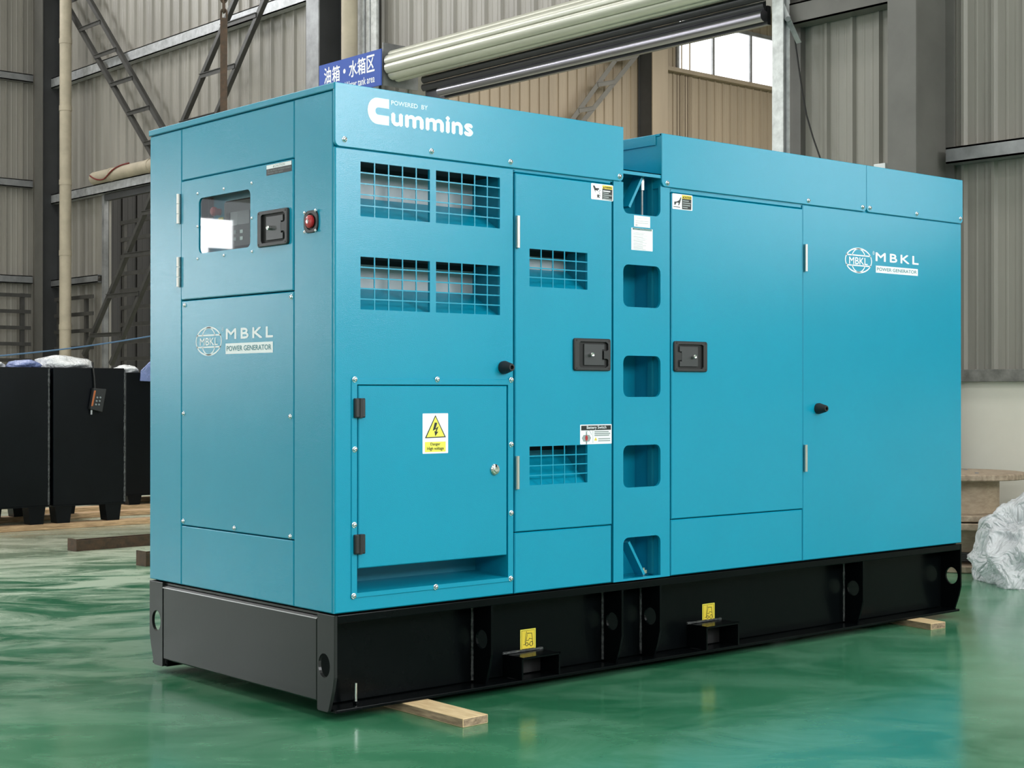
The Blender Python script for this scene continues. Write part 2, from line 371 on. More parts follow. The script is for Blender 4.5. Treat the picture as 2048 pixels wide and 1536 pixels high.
# ------------------------------------------------------------------ lettering
def text2d(s, bold=0.0, space=1.0):
    cu = bpy.data.curves.new('t', 'FONT'); cu.body = s; cu.size = 1; cu.offset = bold; cu.resolution_u = 3; cu.fill_mode = 'FRONT'; cu.dimensions = '2D'; cu.space_character = space
    ob = bpy.data.objects.new('t', cu); COL.objects.link(ob)
    me = bpy.data.meshes.new_from_object(ob.evaluated_get(bpy.context.evaluated_depsgraph_get()))
    vs = [(v.co.x, v.co.y) for v in me.vertices]; fs = [tuple(p.vertices) for p in me.polygons]
    bpy.data.objects.remove(ob); bpy.data.curves.remove(cu); bpy.data.meshes.remove(me)
    return vs, fs
class Decal:
    def __init__(s, F, w): s.F = F; s.w = w; s.b = MB()
    def base(s, box, m, r=0.004): s.b.sheet(s.F, rrect(*box, r=r), [], s.w, s.w+0.0007, m)
    def poly(s, pts, m, layer=1, holes=()):
        loops = [[Vector((p[0], p[1], 0)) for p in l] for l in [pts]+list(holes)]
        t = tessellate_polygon(loops); flat = [p for l in loops for p in l]
        s.b.add([s.F(p.x, p.y, s.w+0.0006+0.0004*layer) for p in flat], [tuple(q) for q in t], m)
    def ppx(s, pts, m, layer=1, holes=()): s.poly([s.F.px(*p) for p in pts], m, layer, [[s.F.px(*p) for p in h] for h in holes])
    def rect(s, box, m, layer=1): s.poly(rrect(*box), m, layer)
    def line(s, pts, wd, m, layer=1):
        for a, b in zip(pts[:-1], pts[1:]):
            a = Vector(a); b = Vector(b); d = (b-a).normalized(); n = Vector((-d.y, d.x))*wd/2; a -= d*wd/2; b += d*wd/2
            s.poly([a-n, b-n, b+n, a+n], m, layer)
    def ring(s, c, rx, ry, wd, m, layer=1, a0=0, a1=2*math.pi, n=48):
        o = []; i = []
        for k in range(n+1):
            a = a0+(a1-a0)*k/n; o.append((c[0]+rx*math.cos(a), c[1]+ry*math.sin(a))); i.append((c[0]+(rx-wd)*math.cos(a), c[1]+(ry-wd)*math.sin(a)))
        vs = [s.F(p[0], p[1], s.w+0.0006+0.0004*layer) for p in o+i]
        s.b.add(vs, [(k, k+1, n+1+k+1, n+1+k) for k in range(n)], m)
    def text(s, t, box, m, layer=2, bold=0.0, rot=0.0, space=1.0):
        if bold > 0:      # heavier weight: the same letters printed again with small shifts
            bu = bold*abs(box[3]-box[2])*1.1
            for k_, (i_, j_) in enumerate(((-1, 0), (1, 0), (0, 1), (0, -1))):
                s.text(t, (box[0]+bu*i_+bu, box[1]+bu*i_-bu, box[2]+bu*j_+bu, box[3]+bu*j_-bu), m, layer+0.25*(k_+1)*0.8, 0.0, rot, space)
            return
        vs, fs = text2d(t, 0.0, space)
        if not vs: return
        x0 = min(v[0] for v in vs); x1 = max(v[0] for v in vs); y0 = min(v[1] for v in vs); y1 = max(v[1] for v in vs)
        u0, u1, v0, v1 = box; cu, cv = (u0+u1)/2, (v0+v1)/2; out = []
        for (x, y) in vs:
            a = u0+(x-x0)/(x1-x0)*(u1-u0)-cu; c = v0+(y-y0)/(y1-y0)*(v1-v0)-cv
            out.append(s.F(cu+a*math.cos(rot)-c*math.sin(rot), cv+a*math.sin(rot)+c*math.cos(rot), s.w+0.0006+0.0004*layer))
        s.b.add(out, fs, m)
    def build(s, name, parent, label=None):
        o = s.b.build(name, parent)
        if label: o['label'] = label
        return o
# ------------------------------------------------------------------ the halls
XB, YA, HT = 6.4, 16.5, 9.0                 # partition wall, long left wall, eaves height
def plane_box(name, m, x0, x1, y0, y1, z0, z1): return struct(boxpart(name, None, m, x0, x1, y0, y1, z0, z1))
floor = plane_box('floor', FLOORM, -14, 27, -13, YA+0.3, -0.12, 0.0)
ceiling = plane_box('ceiling', CEIL, -14, 27, -13, YA+0.3, HT, HT+0.1)
wall_front = plane_box('wall_front', CLAD, -14.2, 27, -13.3, -13.05, 0, HT)
wall_side = plane_box('wall_side', CLAD, -14.3, -14.05, -13, YA+0.3, 0, HT)
wall_end = plane_box('wall_end', CLAD, 27.0, 27.2, -13, YA+0.3, 0, HT)

# low plastered walls carry the sheeting
def dado(name, rects, x, y, along):
    b = MB()
    for (a0, a1) in rects:
        if along == 'y': b.box(x, x+0.18, a0, a1, 0, 1.22, PLASTER)
        else: b.box(a0, a1, y, y+0.18, 0, 1.22, PLASTER)
    return struct(b.build(name))
wall_back = dado('wall_back', [(-13.0, 3.22), (8.05, 10.9), (14.62, YA)], XB, 0, 'y')
wall_left = dado('wall_left', [(-14.0, XB+0.18)], 0, YA, 'x')
wall_far = dado('wall_far', [(XB+0.2, 27.0)], 0, YA, 'x')

PITCHR, SW = 0.235, 0.94
def clad_mesh(h, m, key, F):
    """one profiled wall sheet, four ribs, hung on face F (u across, v up, w to the viewer)"""
    prof = []
    for k in range(4):
        o = k*PITCHR
        prof += [(o, 0), (o+0.055, 0), (o+0.062, 0.0022), (o+0.074, 0.0022), (o+0.081, 0), (o+0.128, 0), (o+0.135, 0.0022), (o+0.147, 0.0022), (o+0.154, 0),
                 (o+0.188, 0), (o+0.198, 0.026), (o+0.220, 0.026)]
    prof.append((SW, 0)); b = MB(); n = len(prof)
    vs = [F(u, 0, w_) for u, w_ in prof]+[F(u, h, w_) for u, w_ in prof]
    b.add(vs, [(i, i+1, n+i+1, n+i) for i in range(n-1)], m)
    return b
def cladding(parent, F, u0, u1, z0, z1, m, skip=lambda a, b: None):
    protos = {}; u = u0
    while u < u1-0.05:
        z = z0; alt = skip(u, u+SW)
        if alt is not None: z = alt
        if z is not False:
            key = round(z, 2)
            p = F(u, z, 0)
            if key not in protos:
                o = clad_mesh(z1-z, m, key, Face((0, 0, 0), F.r, F.n)).build('cladding_sheet'); o.location = p; attach(o, parent); protos[key] = o
            else: copy_to(protos[key], parent, p)
        u += SW
FB = Face((XB, 0, 0), (0, -1, 0), (-1, 0, 0)); FA = Face((0, YA, 0), (1, 0, 0), (0, -1, 0))
# partition wall (u = -y)
cladding(wall_back, FB, -16.45, -14.60, 1.22, HT, CLAD)
cladding(wall_back, FB, -14.57, -10.85, 3.72, HT, CLAD)
cladding(wall_back, FB, -10.81, -8.02, 1.22, HT, CLAD)
cladding(wall_back, FB, -7.99, -3.30, 4.32, HT, CLAD)
cladding(wall_back, FB, -3.04, 12.9, 1.22, HT, CLAD)
cladding(wall_left, FA, -14.0, -10.95, 1.22, HT, CLAD)
cladding(wall_left, FA, -10.9, -6.3, 4.05, HT, CLAD)
cladding(wall_left, FA, -6.2, 6.2, 1.22, HT, CLAD)
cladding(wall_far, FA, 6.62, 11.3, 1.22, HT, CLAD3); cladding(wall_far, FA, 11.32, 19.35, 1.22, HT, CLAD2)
cladding(wall_far, FA, 19.36, 24.9, 1.22, 7.40, CLAD2)
cladding(wall_far, FA, 19.36, 24.9, 8.52, HT, CLAD2)
cladding(wall_far, FA, 25.0, 26.9, 1.22, HT, CLAD2)

# purlins (rails) on the walls, sill caps on the low walls
def girt_y(name, y0, y1, z, h=0.12, d=0.14, m=GALVD):
    b = MB(); b.box(XB-d, XB-d+0.012, y0, y1, z-h/2, z+h/2, m); b.box(XB-d, XB-0.03, y0, y1, z+h/2-0.012, z+h/2, m); b.box(XB-d, XB-0.03, y0, y1, z-h/2, z-h/2+0.012, m)
    return b.build(name, wall_back)
def girt_x(name, parent, x0, x1, z, h=0.12, d=0.14, m=GALVD):
    b = MB(); b.box(x0, x1, YA-d, YA-d+0.012, z-h/2, z+h/2, m); b.box(x0, x1, YA-d, YA-0.03, z+h/2-0.012, z+h/2, m); b.box(x0, x1, YA-d, YA-0.03, z-h/2, z-h/2+0.012, m)
    return b.build(name, parent)
girt_y('wall_rail', 9.50, 16.15, 5.42, 0.14, m=GALV); girt_y('wall_rail', 9.50, 16.15, 3.80, 0.13, m=GALV); girt_y('wall_rail', 14.70, 16.15, 2.62, 0.10)
girt_y('wall_rail', 9.50, 16.15, 7.2, 0.14)
girt_y('wall_rail', 2.10, 3.20, 3.98, 0.16, 0.18, COLM); girt_y('wall_rail', -13, 1.70, 2.76, 0.11, 0.16, GALVD); girt_y('wall_rail', -13, 1.70, 4.6, 0.11, 0.16, GALVD)
for z in (5.5, 4.02, 2.68, 7.2): girt_x('wall_rail', wall_left, -5.9, 6.1, z, 0.11)
b = MB(); b.box(XB-0.05, XB+0.02, -13, 3.15, 1.20, 1.285, CONC); b.build('sill_cap', wall_back, bevel=0.004)
b = MB(); b.box(XB-0.03, XB+0.02, 8.1, 10.85, 1.20, 1.26, CONC); b.build('sill_cap', wall_back)
# door post of the dark side doorway
b = MB(); b.box(XB-0.10, XB-0.035, 14.58, 14.64, 0, 3.72, GALVD); b.build('door_post', wall_back)
b = MB(); b.box(XB-0.10, XB-0.035, 10.86, 10.92, 0, 3.72, GALVD); b.build('door_post', wall_back)
b = MB(); b.box(XB-0.10, XB-0.035, 10.94, 14.56, 3.64, 3.72, COLD); b.build('door_head', wall_back)

# high window of the next hall
wn = empty('window_1', (19.36, YA, 7.40)); struct(wn)
xs = [19.39, 20.43, 21.58, 22.73, 23.85, 24.88]
for i in range(5): boxpart('pane', wn, PANE, xs[i]+0.03, xs[i+1]-0.03, YA-0.01, YA, 7.46, 8.44)
for x in xs: boxpart('mullion', wn, GALVD, x-0.03, x+0.03, YA-0.05, YA+0.02, 7.46, 8.44)
boxpart('window_sill', wn, CLAD2, 18.96, 24.95, YA-0.12, YA+0.02, 7.38, 7.46); boxpart('window_head', wn, GALVD, 19.36, 24.95, YA-0.06, YA+0.02, 8.44, 8.52)

# white boxes added behind unseen lights: left gate, side gate, front clerestory, partition wall
def backing_box(name, x0, x1, y0, y1, z0, z1): return struct(boxpart(name, None, WHITE, x0, x1, y0, y1, z0, z1))
backing_box('light_backing_1', XB-0.08, XB-0.03, -11.7, -8.5, 3.3, 6.7); backing_box('light_backing_2', XB-0.08, XB-0.03, -5.0, -1.4, 2.15, 3.85)  # backs of the two added sheen lights
backing_box('light_backing_3', -13.2, 7.2, -13.05, -12.95, 4.0, 7.2); backing_box('light_backing_4', -14.05, -13.95, -0.6, 8.6, 0.4, 5.6); backing_box('light_backing_5', -12.1, 5.1, YA-0.06, YA-0.03, 7.3, 8.6); backing_box('light_backing_6', -8.87, -6.25, YA-0.06, YA-0.03, 1.88, 3.76); backing_box('light_backing_7', -9.29, -8.88, YA-0.06, YA-0.03, 3.3, 3.74)

# ------------------------------------------------------------------ steel columns
def column_b(ys, label, wdt=0.24, xf=None, m=COLM, m2=COLM, name='steel_column', z1=HT):
    """H column on the partition wall: front flange towards the hall, web, back flange; ys = its right side"""
    t = empty(name, (XB-0.2, ys+wdt/2, 0), label, 'column')
    boxpart('front_flange', t, m, xf, xf+0.016, ys, ys+wdt, 0, z1, 0.002)
    boxpart('back_flange', t, m2, XB-0.05, XB-0.034, ys, ys+wdt, 0, z1)
    boxpart('web', t, m2, xf+0.016, XB-0.05, ys+wdt*0.30, ys+wdt*0.30+0.012, 0, z1)
    boxpart('base_plate', t, m2, xf-0.04, XB-0.03, ys-0.04, ys+wdt+0.04, 0.0005, 0.02)
    return t
def xfront(px, y): return onp(px, 300, 1, y).x
yr = onp(1908, 300, 0, XB-0.05).y; column_b(yr, 'grey steel H column in front of the sheeting right of the roller shutter', onp(1775, 300, 0, xfront(1832, yr)).y-yr, xfront(1832, yr))
yr = onp(686, 100, 0, XB-0.05).y; column_b(yr, 'steel H column with shaded web behind the blue sign', onp(612, 100, 0, xfront(637, yr)).y-yr, xfront(637, yr), GALVD, COLD)
yr = onp(119, 300, 0, XB-0.05).y; column_b(yr, 'grey steel H column with shaded web in the far left corner of the hall', onp(69, 300, 0, xfront(84, yr)).y-yr, xfront(84, yr), COLM, COLD)
t = empty('steel_column', (18.7, YA-0.3, 0), 'brown grey steel column of the next hall left of the bright high window', 'column')
xa, xb_ = onp(1305, 230, 1, YA-0.42).x, onp(1336, 230, 1, YA-0.42).x
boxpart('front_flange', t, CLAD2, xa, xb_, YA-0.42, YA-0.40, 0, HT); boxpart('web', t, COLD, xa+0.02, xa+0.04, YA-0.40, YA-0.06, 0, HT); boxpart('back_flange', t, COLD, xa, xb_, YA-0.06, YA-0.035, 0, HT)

# ------------------------------------------------------------------ lattice wind braces
def brace(name, label, ra, rb, ax, val, m, n, wd=0.055, dp=0.05, ext=0.0):
    """two parallel rails (pixel end points on the plane ax=val) joined by battens"""
    A0, A1 = onp(*ra[0], ax, val), onp(*ra[1], ax, val); B0, B1 = onp(*rb[0], ax, val), onp(*rb[1], ax, val)
    A0 = A0+(A0-A1)*ext; B0 = B0+(B0-B1)*ext
    t = empty(name, (A1+B1)/2, label, 'brace'); sd = Vector((1, 0, 0)) if ax == 0 else Vector((0, 1, 0))
    for p, q in ((A0, A1), (B0, B1)):
        k = MB(); k.bar(p, q, wd, 0.008, m, sd); dd = (q-p).normalized(); nn = dd.cross(sd)*(wd/2); k.bar(p+nn+sd*dp/2, q+nn+sd*dp/2, 0.008, dp, m, sd); k.build('rail', t)
    for i in range(n):
        f = (i+0.5)/n; p = A0.lerp(A1, f); q = B0.lerp(B1, f)
        if ax == 0:   # battens run level between the two rails
            dz = (p.z-q.z); L_ = (B1-B0); q = q + L_*(dz/L_.z) if abs(L_.z) > 1e-4 else q
        k = MB(); k.bar(p-sd*0.01, q-sd*0.01, wd*0.9, 0.008, m, sd); k.bar(p+Vector((0, 0, wd*0.45)), q+Vector((0, 0, wd*0.45)), 0.008, 0.05, m, sd); k.build('batten', t)
    return t
XBR = XB-0.24
brace('lattice_brace', 'dark ladder-like diagonal brace falling to the right beside the cream corner pipe', ((125, 0), (420, 516)), ((176, 0), (430, 443)), 0, XBR, BRACE, 13, ext=0.5)
brace('lattice_brace', 'dark ladder-like diagonal brace falling to the left behind the hanging chain', ((466, 0), (165, 710)), ((526, 0), (219, 728)), 0, XBR-0.07, BRACE, 9, ext=0.12)
brace('lattice_brace', 'pale tan lattice brace on the next hall wall below the roller shutter', ((1236, 113), (1060, 356)), ((1276, 107), (1075, 354)), 1, YA-0.25, COLM, 6, 0.09, ext=0.3)

# ------------------------------------------------------------------ pipes
def pipe(name, label, pts, r, m, ringz=(), cat='pipe'):
    t = empty(name, pts[-1] if pts[-1][2] < pts[0][2] else pts[0], label, cat)
    k = MB(); k.tube(pts, r, m, 18); k.build('pipe_run', t, smooth=True)
    a, c = Vector(pts[0]), Vector(pts[-1]); d = (c-a).normalized()
    for f in ringz:
        p = a.lerp(c, f); k = MB(); k.tube([p-d*0.035, p+d*0.035], r*1.07, m, 18); k.build('pipe_joint', t, smooth=True)
    return t
p = onp(131, 300, 0, XB-0.38)
pipe('drain_pipe', 'cream vertical pipe running up the far left corner of the hall', [(p.x, p.y, 0.0), (p.x, p.y, HT)], 0.078, PIPE, (0.11, 0.22, 0.33, 0.435, 0.545, 0.645, 0.75))
p = onp(699, 80, 0, XB-0.25)
pipe('drain_pipe', 'tan vertical pipe between the dark column and the shutter guide', [(p.x, p.y, 0.0), (p.x, p.y, HT)], 0.085, PIPE, (0.2, 0.4, 0.75))
a = onp(176, 343, 0, XB-0.22); c = onp(330, 325, 0, XB-0.22); zz = 3.80+0.065+0.088
lp = pipe('lagged_pipe', 'cream lagged pipe lying along the wall rail under the brace', [(XB-0.122, a.y, zz), (XB-0.122, 9.6, zz)], 0.087, PIPE, (0.10, 0.3, 0.5))
k = MB(); cab = []
for i in range(24):
    f = i/23; y = a.y-0.05-1.0*f; an = 1.3+0.9*math.sin(f*5)
    cab.append((XB-0.122-0.098*math.sin(an), y, zz+0.098*math.cos(an)))
k.tube(cab, 0.010, REDC, 6); o = k.build('cable', lp, smooth=True); o['label'] = 'thin dark red cable wound round the pipe'

# ------------------------------------------------------------------ roller shutter over the big opening
sh = empty('roller_shutter', (XB-0.2, 5.6, 4.3), 'rolled up cream and grey slatted shutter over the hall opening', 'shutter')
xr = XB-0.33; pl = onp(793, 131, 0, xr); yL, yR = pl.y, 3.13; zr = (onp(791, 103, 0, xr).z+onp(802, 159, 0, xr).z)/2; rr = (onp(791, 103, 0, xr).z-onp(802, 159, 0, xr).z)/2*1.0
prof = []
NS = 9
for s_ in range(NS):
    for (f, dr) in ((0.0, -0.014), (0.06, 0.0), (0.2, 0.008), (0.5, 0.013), (0.8, 0.008), (0.94, 0.0)):
        an = 2*math.pi*(s_+f)/NS+0.35; prof.append(((rr+dr)*math.cos(an), (rr+dr)*math.sin(an)))
k = MB(); n = len(prof); vs = [(xr+q[0], yL, zr+q[1]) for q in prof]+[(xr+q[0], yR, zr+q[1]) for q in prof]
k.add(vs, [(i, (i+1) % n, n+(i+1) % n, n+i) for i in range(n)]+[tuple(range(n)), tuple(range(n, 2*n))], SHUT)
o = k.build('curtain_roll', sh, smooth=True, angle=30); o['label'] = 'cream slats wound on the roll'
k = MB(); k.tube([(xr, yL+0.12, zr), (xr, yR-0.1, zr)], 0.04, GALVD, 12); k.build('axle', sh, smooth=True)
for y in (yL+0.05, yR-0.06):
    k = MB(); k.box(XB-0.46, XB-0.03, y-0.006, y+0.006, zr-0.20, zr+0.22, GALVD); k.build('end_plate', sh)
# hanging end of the curtain below the roll
xc = XB-0.20; zb_ = onp(1300, 99, 0, xc).z; yl2 = onp(846, 180, 0, xc).y
zt_ = zr-rr*0.3; hs = (zt_-zb_-0.10)/3; yS = 3.27
for i in range(3):
    z0 = zt_-hs*(i+1); k = MB(); pr = [(xc+0.012, z0), (xc-0.004, z0+0.02*hs), (xc-0.022, z0+0.3*hs), (xc-0.026, z0+0.55*hs), (xc-0.016, z0+0.85*hs), (xc+0.012, z0+0.97*hs)]
    n = len(pr); vs = [(q[0], yl2, q[1]) for q in pr]+[(q[0], yS, q[1]) for q in pr]
    k.add(vs, [(j, (j+1) % n, n+(j+1) % n, n+j) for j in range(n)]+[tuple(range(n)), tuple(range(n, 2*n))], SHUTD); k.build('slat', sh, smooth=True)
k = MB(); k.tube([(xc-0.01, yl2-0.28, zb_+0.055), (xc-0.01, yS, zb_+0.055)], 0.045, SHUTB, 14); o = k.build('bottom_bar', sh, smooth=True); o['label'] = 'silver tube along the bottom edge'
k = MB(); k.box(xc+0.03, xc+0.07, yl2, yS, zb_-0.005, zb_+0.14, SHUTD); k.build('bottom_rail', sh)
k = MB(); k.box(xc+0.05, XB-0.04, yl2-0.05, yS, zt_-0.02, zt_+0.25, COLD); k.build('lintel', sh)
# guides
g = empty('shutter_guide', (XB-0.25, onp(1560, 200, 0, XB-0.25).y, 0), 'bright galvanised shutter guide post rising behind the generator roof', 'guide rail')
x_ = XB-0.25; y0, y1 = onp(1566, 200, 0, x_).y, onp(1544, 200, 0, x_).y
boxpart('front_plate', g, BRIGHT, x_, x_+0.012, y0, y1, 0, 4.2, 0.002)
xs_ = min(onp(1579, 200, 1, y0).x, XB-0.04)
boxpart('channel_web', g, GALVD, x_+0.012, xs_, y0+0.02, y0+0.03, 0, 4.2); boxpart('channel_lip', g, BRIGHT, xs_-0.012, xs_, y0-0.004, y0+0.03, 0, 4.2)
g = empty('shutter_guide', (XB-0.15, 8.7, 0), 'ribbed silver shutter guide standing right of the tan pipe', 'guide rail')
x_ = XB-0.12; ya_, yb_ = onp(754, 50, 0, x_).y, onp(713, 50, 0, x_).y
boxpart('guide_back', g, GALVD, x_+0.02, x_+0.03, ya_, yb_, 0, HT)
for f0, f1 in ((0.0, 0.26), (0.34, 0.50), (0.64, 0.98)):
    boxpart('guide_rib', g, BRIGHT, x_-0.01, x_+0.02, ya_+(yb_-ya_)*f0, ya_+(yb_-ya_)*f1, 0, HT, 0.003)
# jamb plates of the opening and strap brackets
b = MB(); b.box(XB-0.06, XB+0.2, 3.04, 3.24, 0, 4.4, COLM); b.build('jamb_plate', wall_back)
b = MB(); b.box(XB-0.06, XB+0.2, 8.02, 8.12, 0, 4.4, CLAD); b.build('jamb_plate', wall_back)
st = empty('strap_bracket', onp(1597, 85, 0, XB-0.14), 'short galvanised strap slanting from the top of the shutter guide', 'bracket')
k = MB(); k.bar(onp(1548, -25, 0, XB-0.26), onp(1576, 38, 0, XB-0.22), 0.05, 0.006, GALV); k.bar(onp(1576, 38, 0, XB-0.22), onp(1598, 86, 0, XB-0.10), 0.045, 0.006, GALV); k.build('strap', st)
k = MB(); k.tube([onp(1576, 38, 0, XB-0.25), onp(1576, 38, 0, XB-0.19)], 0.02, GALVD, 8); k.build('bolt', st)
k = MB(); k.tube([onp(x, y, 0, XB-0.10) for x, y in ((1590, 80), (1597, 130), (1604, 180), (1613, 230), (1626, 275), (1641, 318), (1650, 360))], 0.006, BLACKC, 6)
tag(k.build('hanging_cable', smooth=True), 'thin black cable hanging down the sheeting right of the shutter guide', 'cable')
k = MB(); bx0 = onp(1770, 333, 0, XB-0.05)
k.box(XB-0.09, XB-0.03, bx0.y-0.03, bx0.y+0.07, bx0.z-0.03, bx0.z+0.02, WHITE); tag(k.build('junction_clip', bevel=0.004), 'small white clip on the sheeting above the generator beside the grey column', 'clip')

# ------------------------------------------------------------------ blue bay sign
xs_ = XB-0.5
SF = Face((xs_, 0, 0), (0, -1, 0), (-1, 0, 0))
sg = empty('hanging_sign', SF(SF.px(700, 200)[0], SF.px(762, 168)[1], 0), 'blue sign board with white Chinese characters above the generator', 'sign')
u0, v1 = SF.px(638, 134); u1, _ = SF.px(762, 97); _, v0 = SF.px(762, 170); v1 = SF.px(762, 97)[1]
D = Decal(SF, 0.0); D.b.sheet(SF, rrect(u0, u1, v0, v1), [], -0.012, 0.0, SIGNB, 0.002)
D.build('board', sg)
H_ = v1-v0
def cj(ch, xl, xr_, yc):
    ua = SF.px(xl, yc)[0]; ub = SF.px(xr_, yc)[0]; vc = SF.px((xl+xr_)/2, yc)[1]; h = H_*0.47
    D = Decal(SF, 0.0005); D.text(ch, (ua, ub, vc-h/2, vc+h/2), WHITE, 1, 0.016); D.build('character', sg)
cj('油', 648.5, 662.5, 151); cj('箱', 664.5, 680, 147.5); cj('水', 698, 714.5, 137.5); cj('箱', 715, 731.5, 132); cj('区', 733.5, 749.5, 127)
cc = SF.px(689, 142.5); D = Decal(SF, 0.0005); D.poly([(cc[0]+0.021*math.cos(a_*math.pi/8), cc[1]+0.024*math.sin(a_*math.pi/8)) for a_ in range(16)], WHITE)
D.build('dot', sg); D = Decal(SF, 0.0005)
u_b, v_b = SF.px(749.5, 160)
D.text('Water tank area', (SF.px(690, 170)[0], u_b, v_b-0.02, v_b+0.055), WHITE, 1, 0.012)
o = D.build('lettering', sg); o['kind'] = 'stuff'
for u in (SF.px(650, 150)[0],):
    k = MB(); k.bar(SF(u, (v0+v1)/2, -0.012), SF(u, (v0+v1)/2, -0.10), 0.03, 0.03, GALVD, Vector((0, 0, 1))); k.build('mounting_arm', sg)
# ------------------------------------------------------------------ the generator set
GL, GW, ZB, ZS, ZT = 3.802, 1.326, 0.3736, 1.981, 2.200      # length, width, skid top, skirt seam, roof top
X1, X2 = 1.393, 1.616                                         # gap between the two roofs
BB = 0.031                                                    # underside of the skid (on timbers)
gen = empty('diesel_generator', (GL/2, GW/2, BB), 'large teal soundproof diesel generator set on a black steel skid', 'generator')
T = 0.012
def panel(name, F, box, holes=(), w=0.0, m=TEAL, r=0.0, bev=0.0035, corners=(1, 1, 1, 1), gap=0.0018, parent=None):
    u0, u1, v0, v1 = box
    b = MB(); b.sheet(F, rrect(u0+gap, u1-gap, v0+gap, v1-gap, r=r, corners=corners), list(holes), w-T, w, m, bev)
    return b.build(name, parent or gen)
# shared small hardware
def mk_screw():
    b = MB()
    b.lathe([(0.0105, 0), (0.0105, 0.0015), (0.0095, 0.002), (0.0080, 0.0022), (0.0078, 0.005), (0.0062, 0.0075), (0.0040, 0.0084), (0.0030, 0.0086), (0.0026, 0.0062)], CHROME, lambda a, c, h: Vector((a, c, h)), 14)
    b.lathe([(0.0024, 0.0062), (0.0022, 0.0064)], BLACKP, lambda a, c, h: Vector((a, c, h)), 6)
    return b.build('screw', smooth=True)
SCREW = mk_screw()
ROT = {id(RF): Vector((0, -1, 0)).to_track_quat('Z', 'Y').to_matrix().to_4x4(), id(LF): Vector((-1, 0, 0)).to_track_quat('Z', 'Y').to_matrix().to_4x4()}
first = [True]
def screw(F, px, py, parent, w=0.0, s=1.0):
    o = SCREW if first[0] else SCREW.copy()
    if not first[0]: COL.objects.link(o)
    first[0] = False
    u, v = F.px(px, py); o.parent = None
    o.matrix_basis = Matrix.Translation(F(u, v, w)) @ ROT[id(F)] @ Matrix.Scale(s, 4)
    attach(o, parent)
def vent(name, F, box, nx, ny, panel_obj, w=0.0, bar=0.0045):
    """laser-cut grille set in the panel's opening: crossing flat bars"""
    u0, u1, v0, v1 = box; b = MB()
    holes = []
    du, dv = (u1-u0)/nx, (v1-v0)/ny
    for i in range(nx):
        for j in range(ny):
            holes.append(rrect(u0+i*du+(bar/2 if i else 0.0004), u0+(i+1)*du-(bar/2 if i < nx-1 else 0.0004), v0+j*dv+(bar/2 if j else 0.0004), v0+(j+1)*dv-(bar/2 if j < ny-1 else 0.0004), r=0.002, n=2))
    b.sheet(F, rrect(u0, u1, v0, v1), holes, w-0.004, w-0.001, TEAL)
    return b.build(name, panel_obj)
def hood(F, box, depth, parent, back=True, slope=0.46, plate=0.94):
    """air duct behind a grille: rising floor plate, back plate, end wall, black inside above"""
    u0, u1, v0, v1 = box; h = v1-v0; b = MB(); e = 0.006
    def q(pts, m): b.add([F(*p) for p in pts], [(0, 1, 2, 3)], m)
    w0 = -0.006
    q([(u0-e, v0-e, w0), (u1+e, v0-e, w0), (u1+e, v0+h*slope, -depth), (u0-e, v0+h*slope, -depth)], TEAL)
    q([(u0-e, v0+h*slope, -depth), (u1+e, v0+h*slope, -depth), (u1+e, v0+h*plate, -depth), (u0-e, v0+h*plate, -depth)], VENTP if back else DTEAL)
    q([(u0-e, v0+h*plate, -depth), (u1+e, v0+h*plate, -depth), (u1+e, v1+e, -depth*0.9), (u0-e, v1+e, -depth*0.9)], BLACKIN)
    q([(u0-e, v1+e, w0), (u1+e, v1+e, w0), (u1+e, v1+e, -depth), (u0-e, v1+e, -depth)], BLACKIN)
    for u in (u0-e, u1+e): q([(u, v0-e, w0), (u, v1+e, w0), (u, v1+e, -depth), (u, v0-e, -depth)], DTEAL)
    return b.build('air_duct', parent)
def holes_of(box): return rrect(*box)
def hinge_bar(F, px, py0, py1, parent, wd=0.017, w=0.0, side=-1):
    u, va = F.px(px, py0); _, vb = F.px(px, py1); k = MB()
    k.tube([F(u, vb, w+0.006), F(u, va, w+0.006)], wd/2, HINGE, 12)
    n_ = 5
    o = k.build('hinge', parent, smooth=True); o['label'] = 'silver barrel hinge'; return o
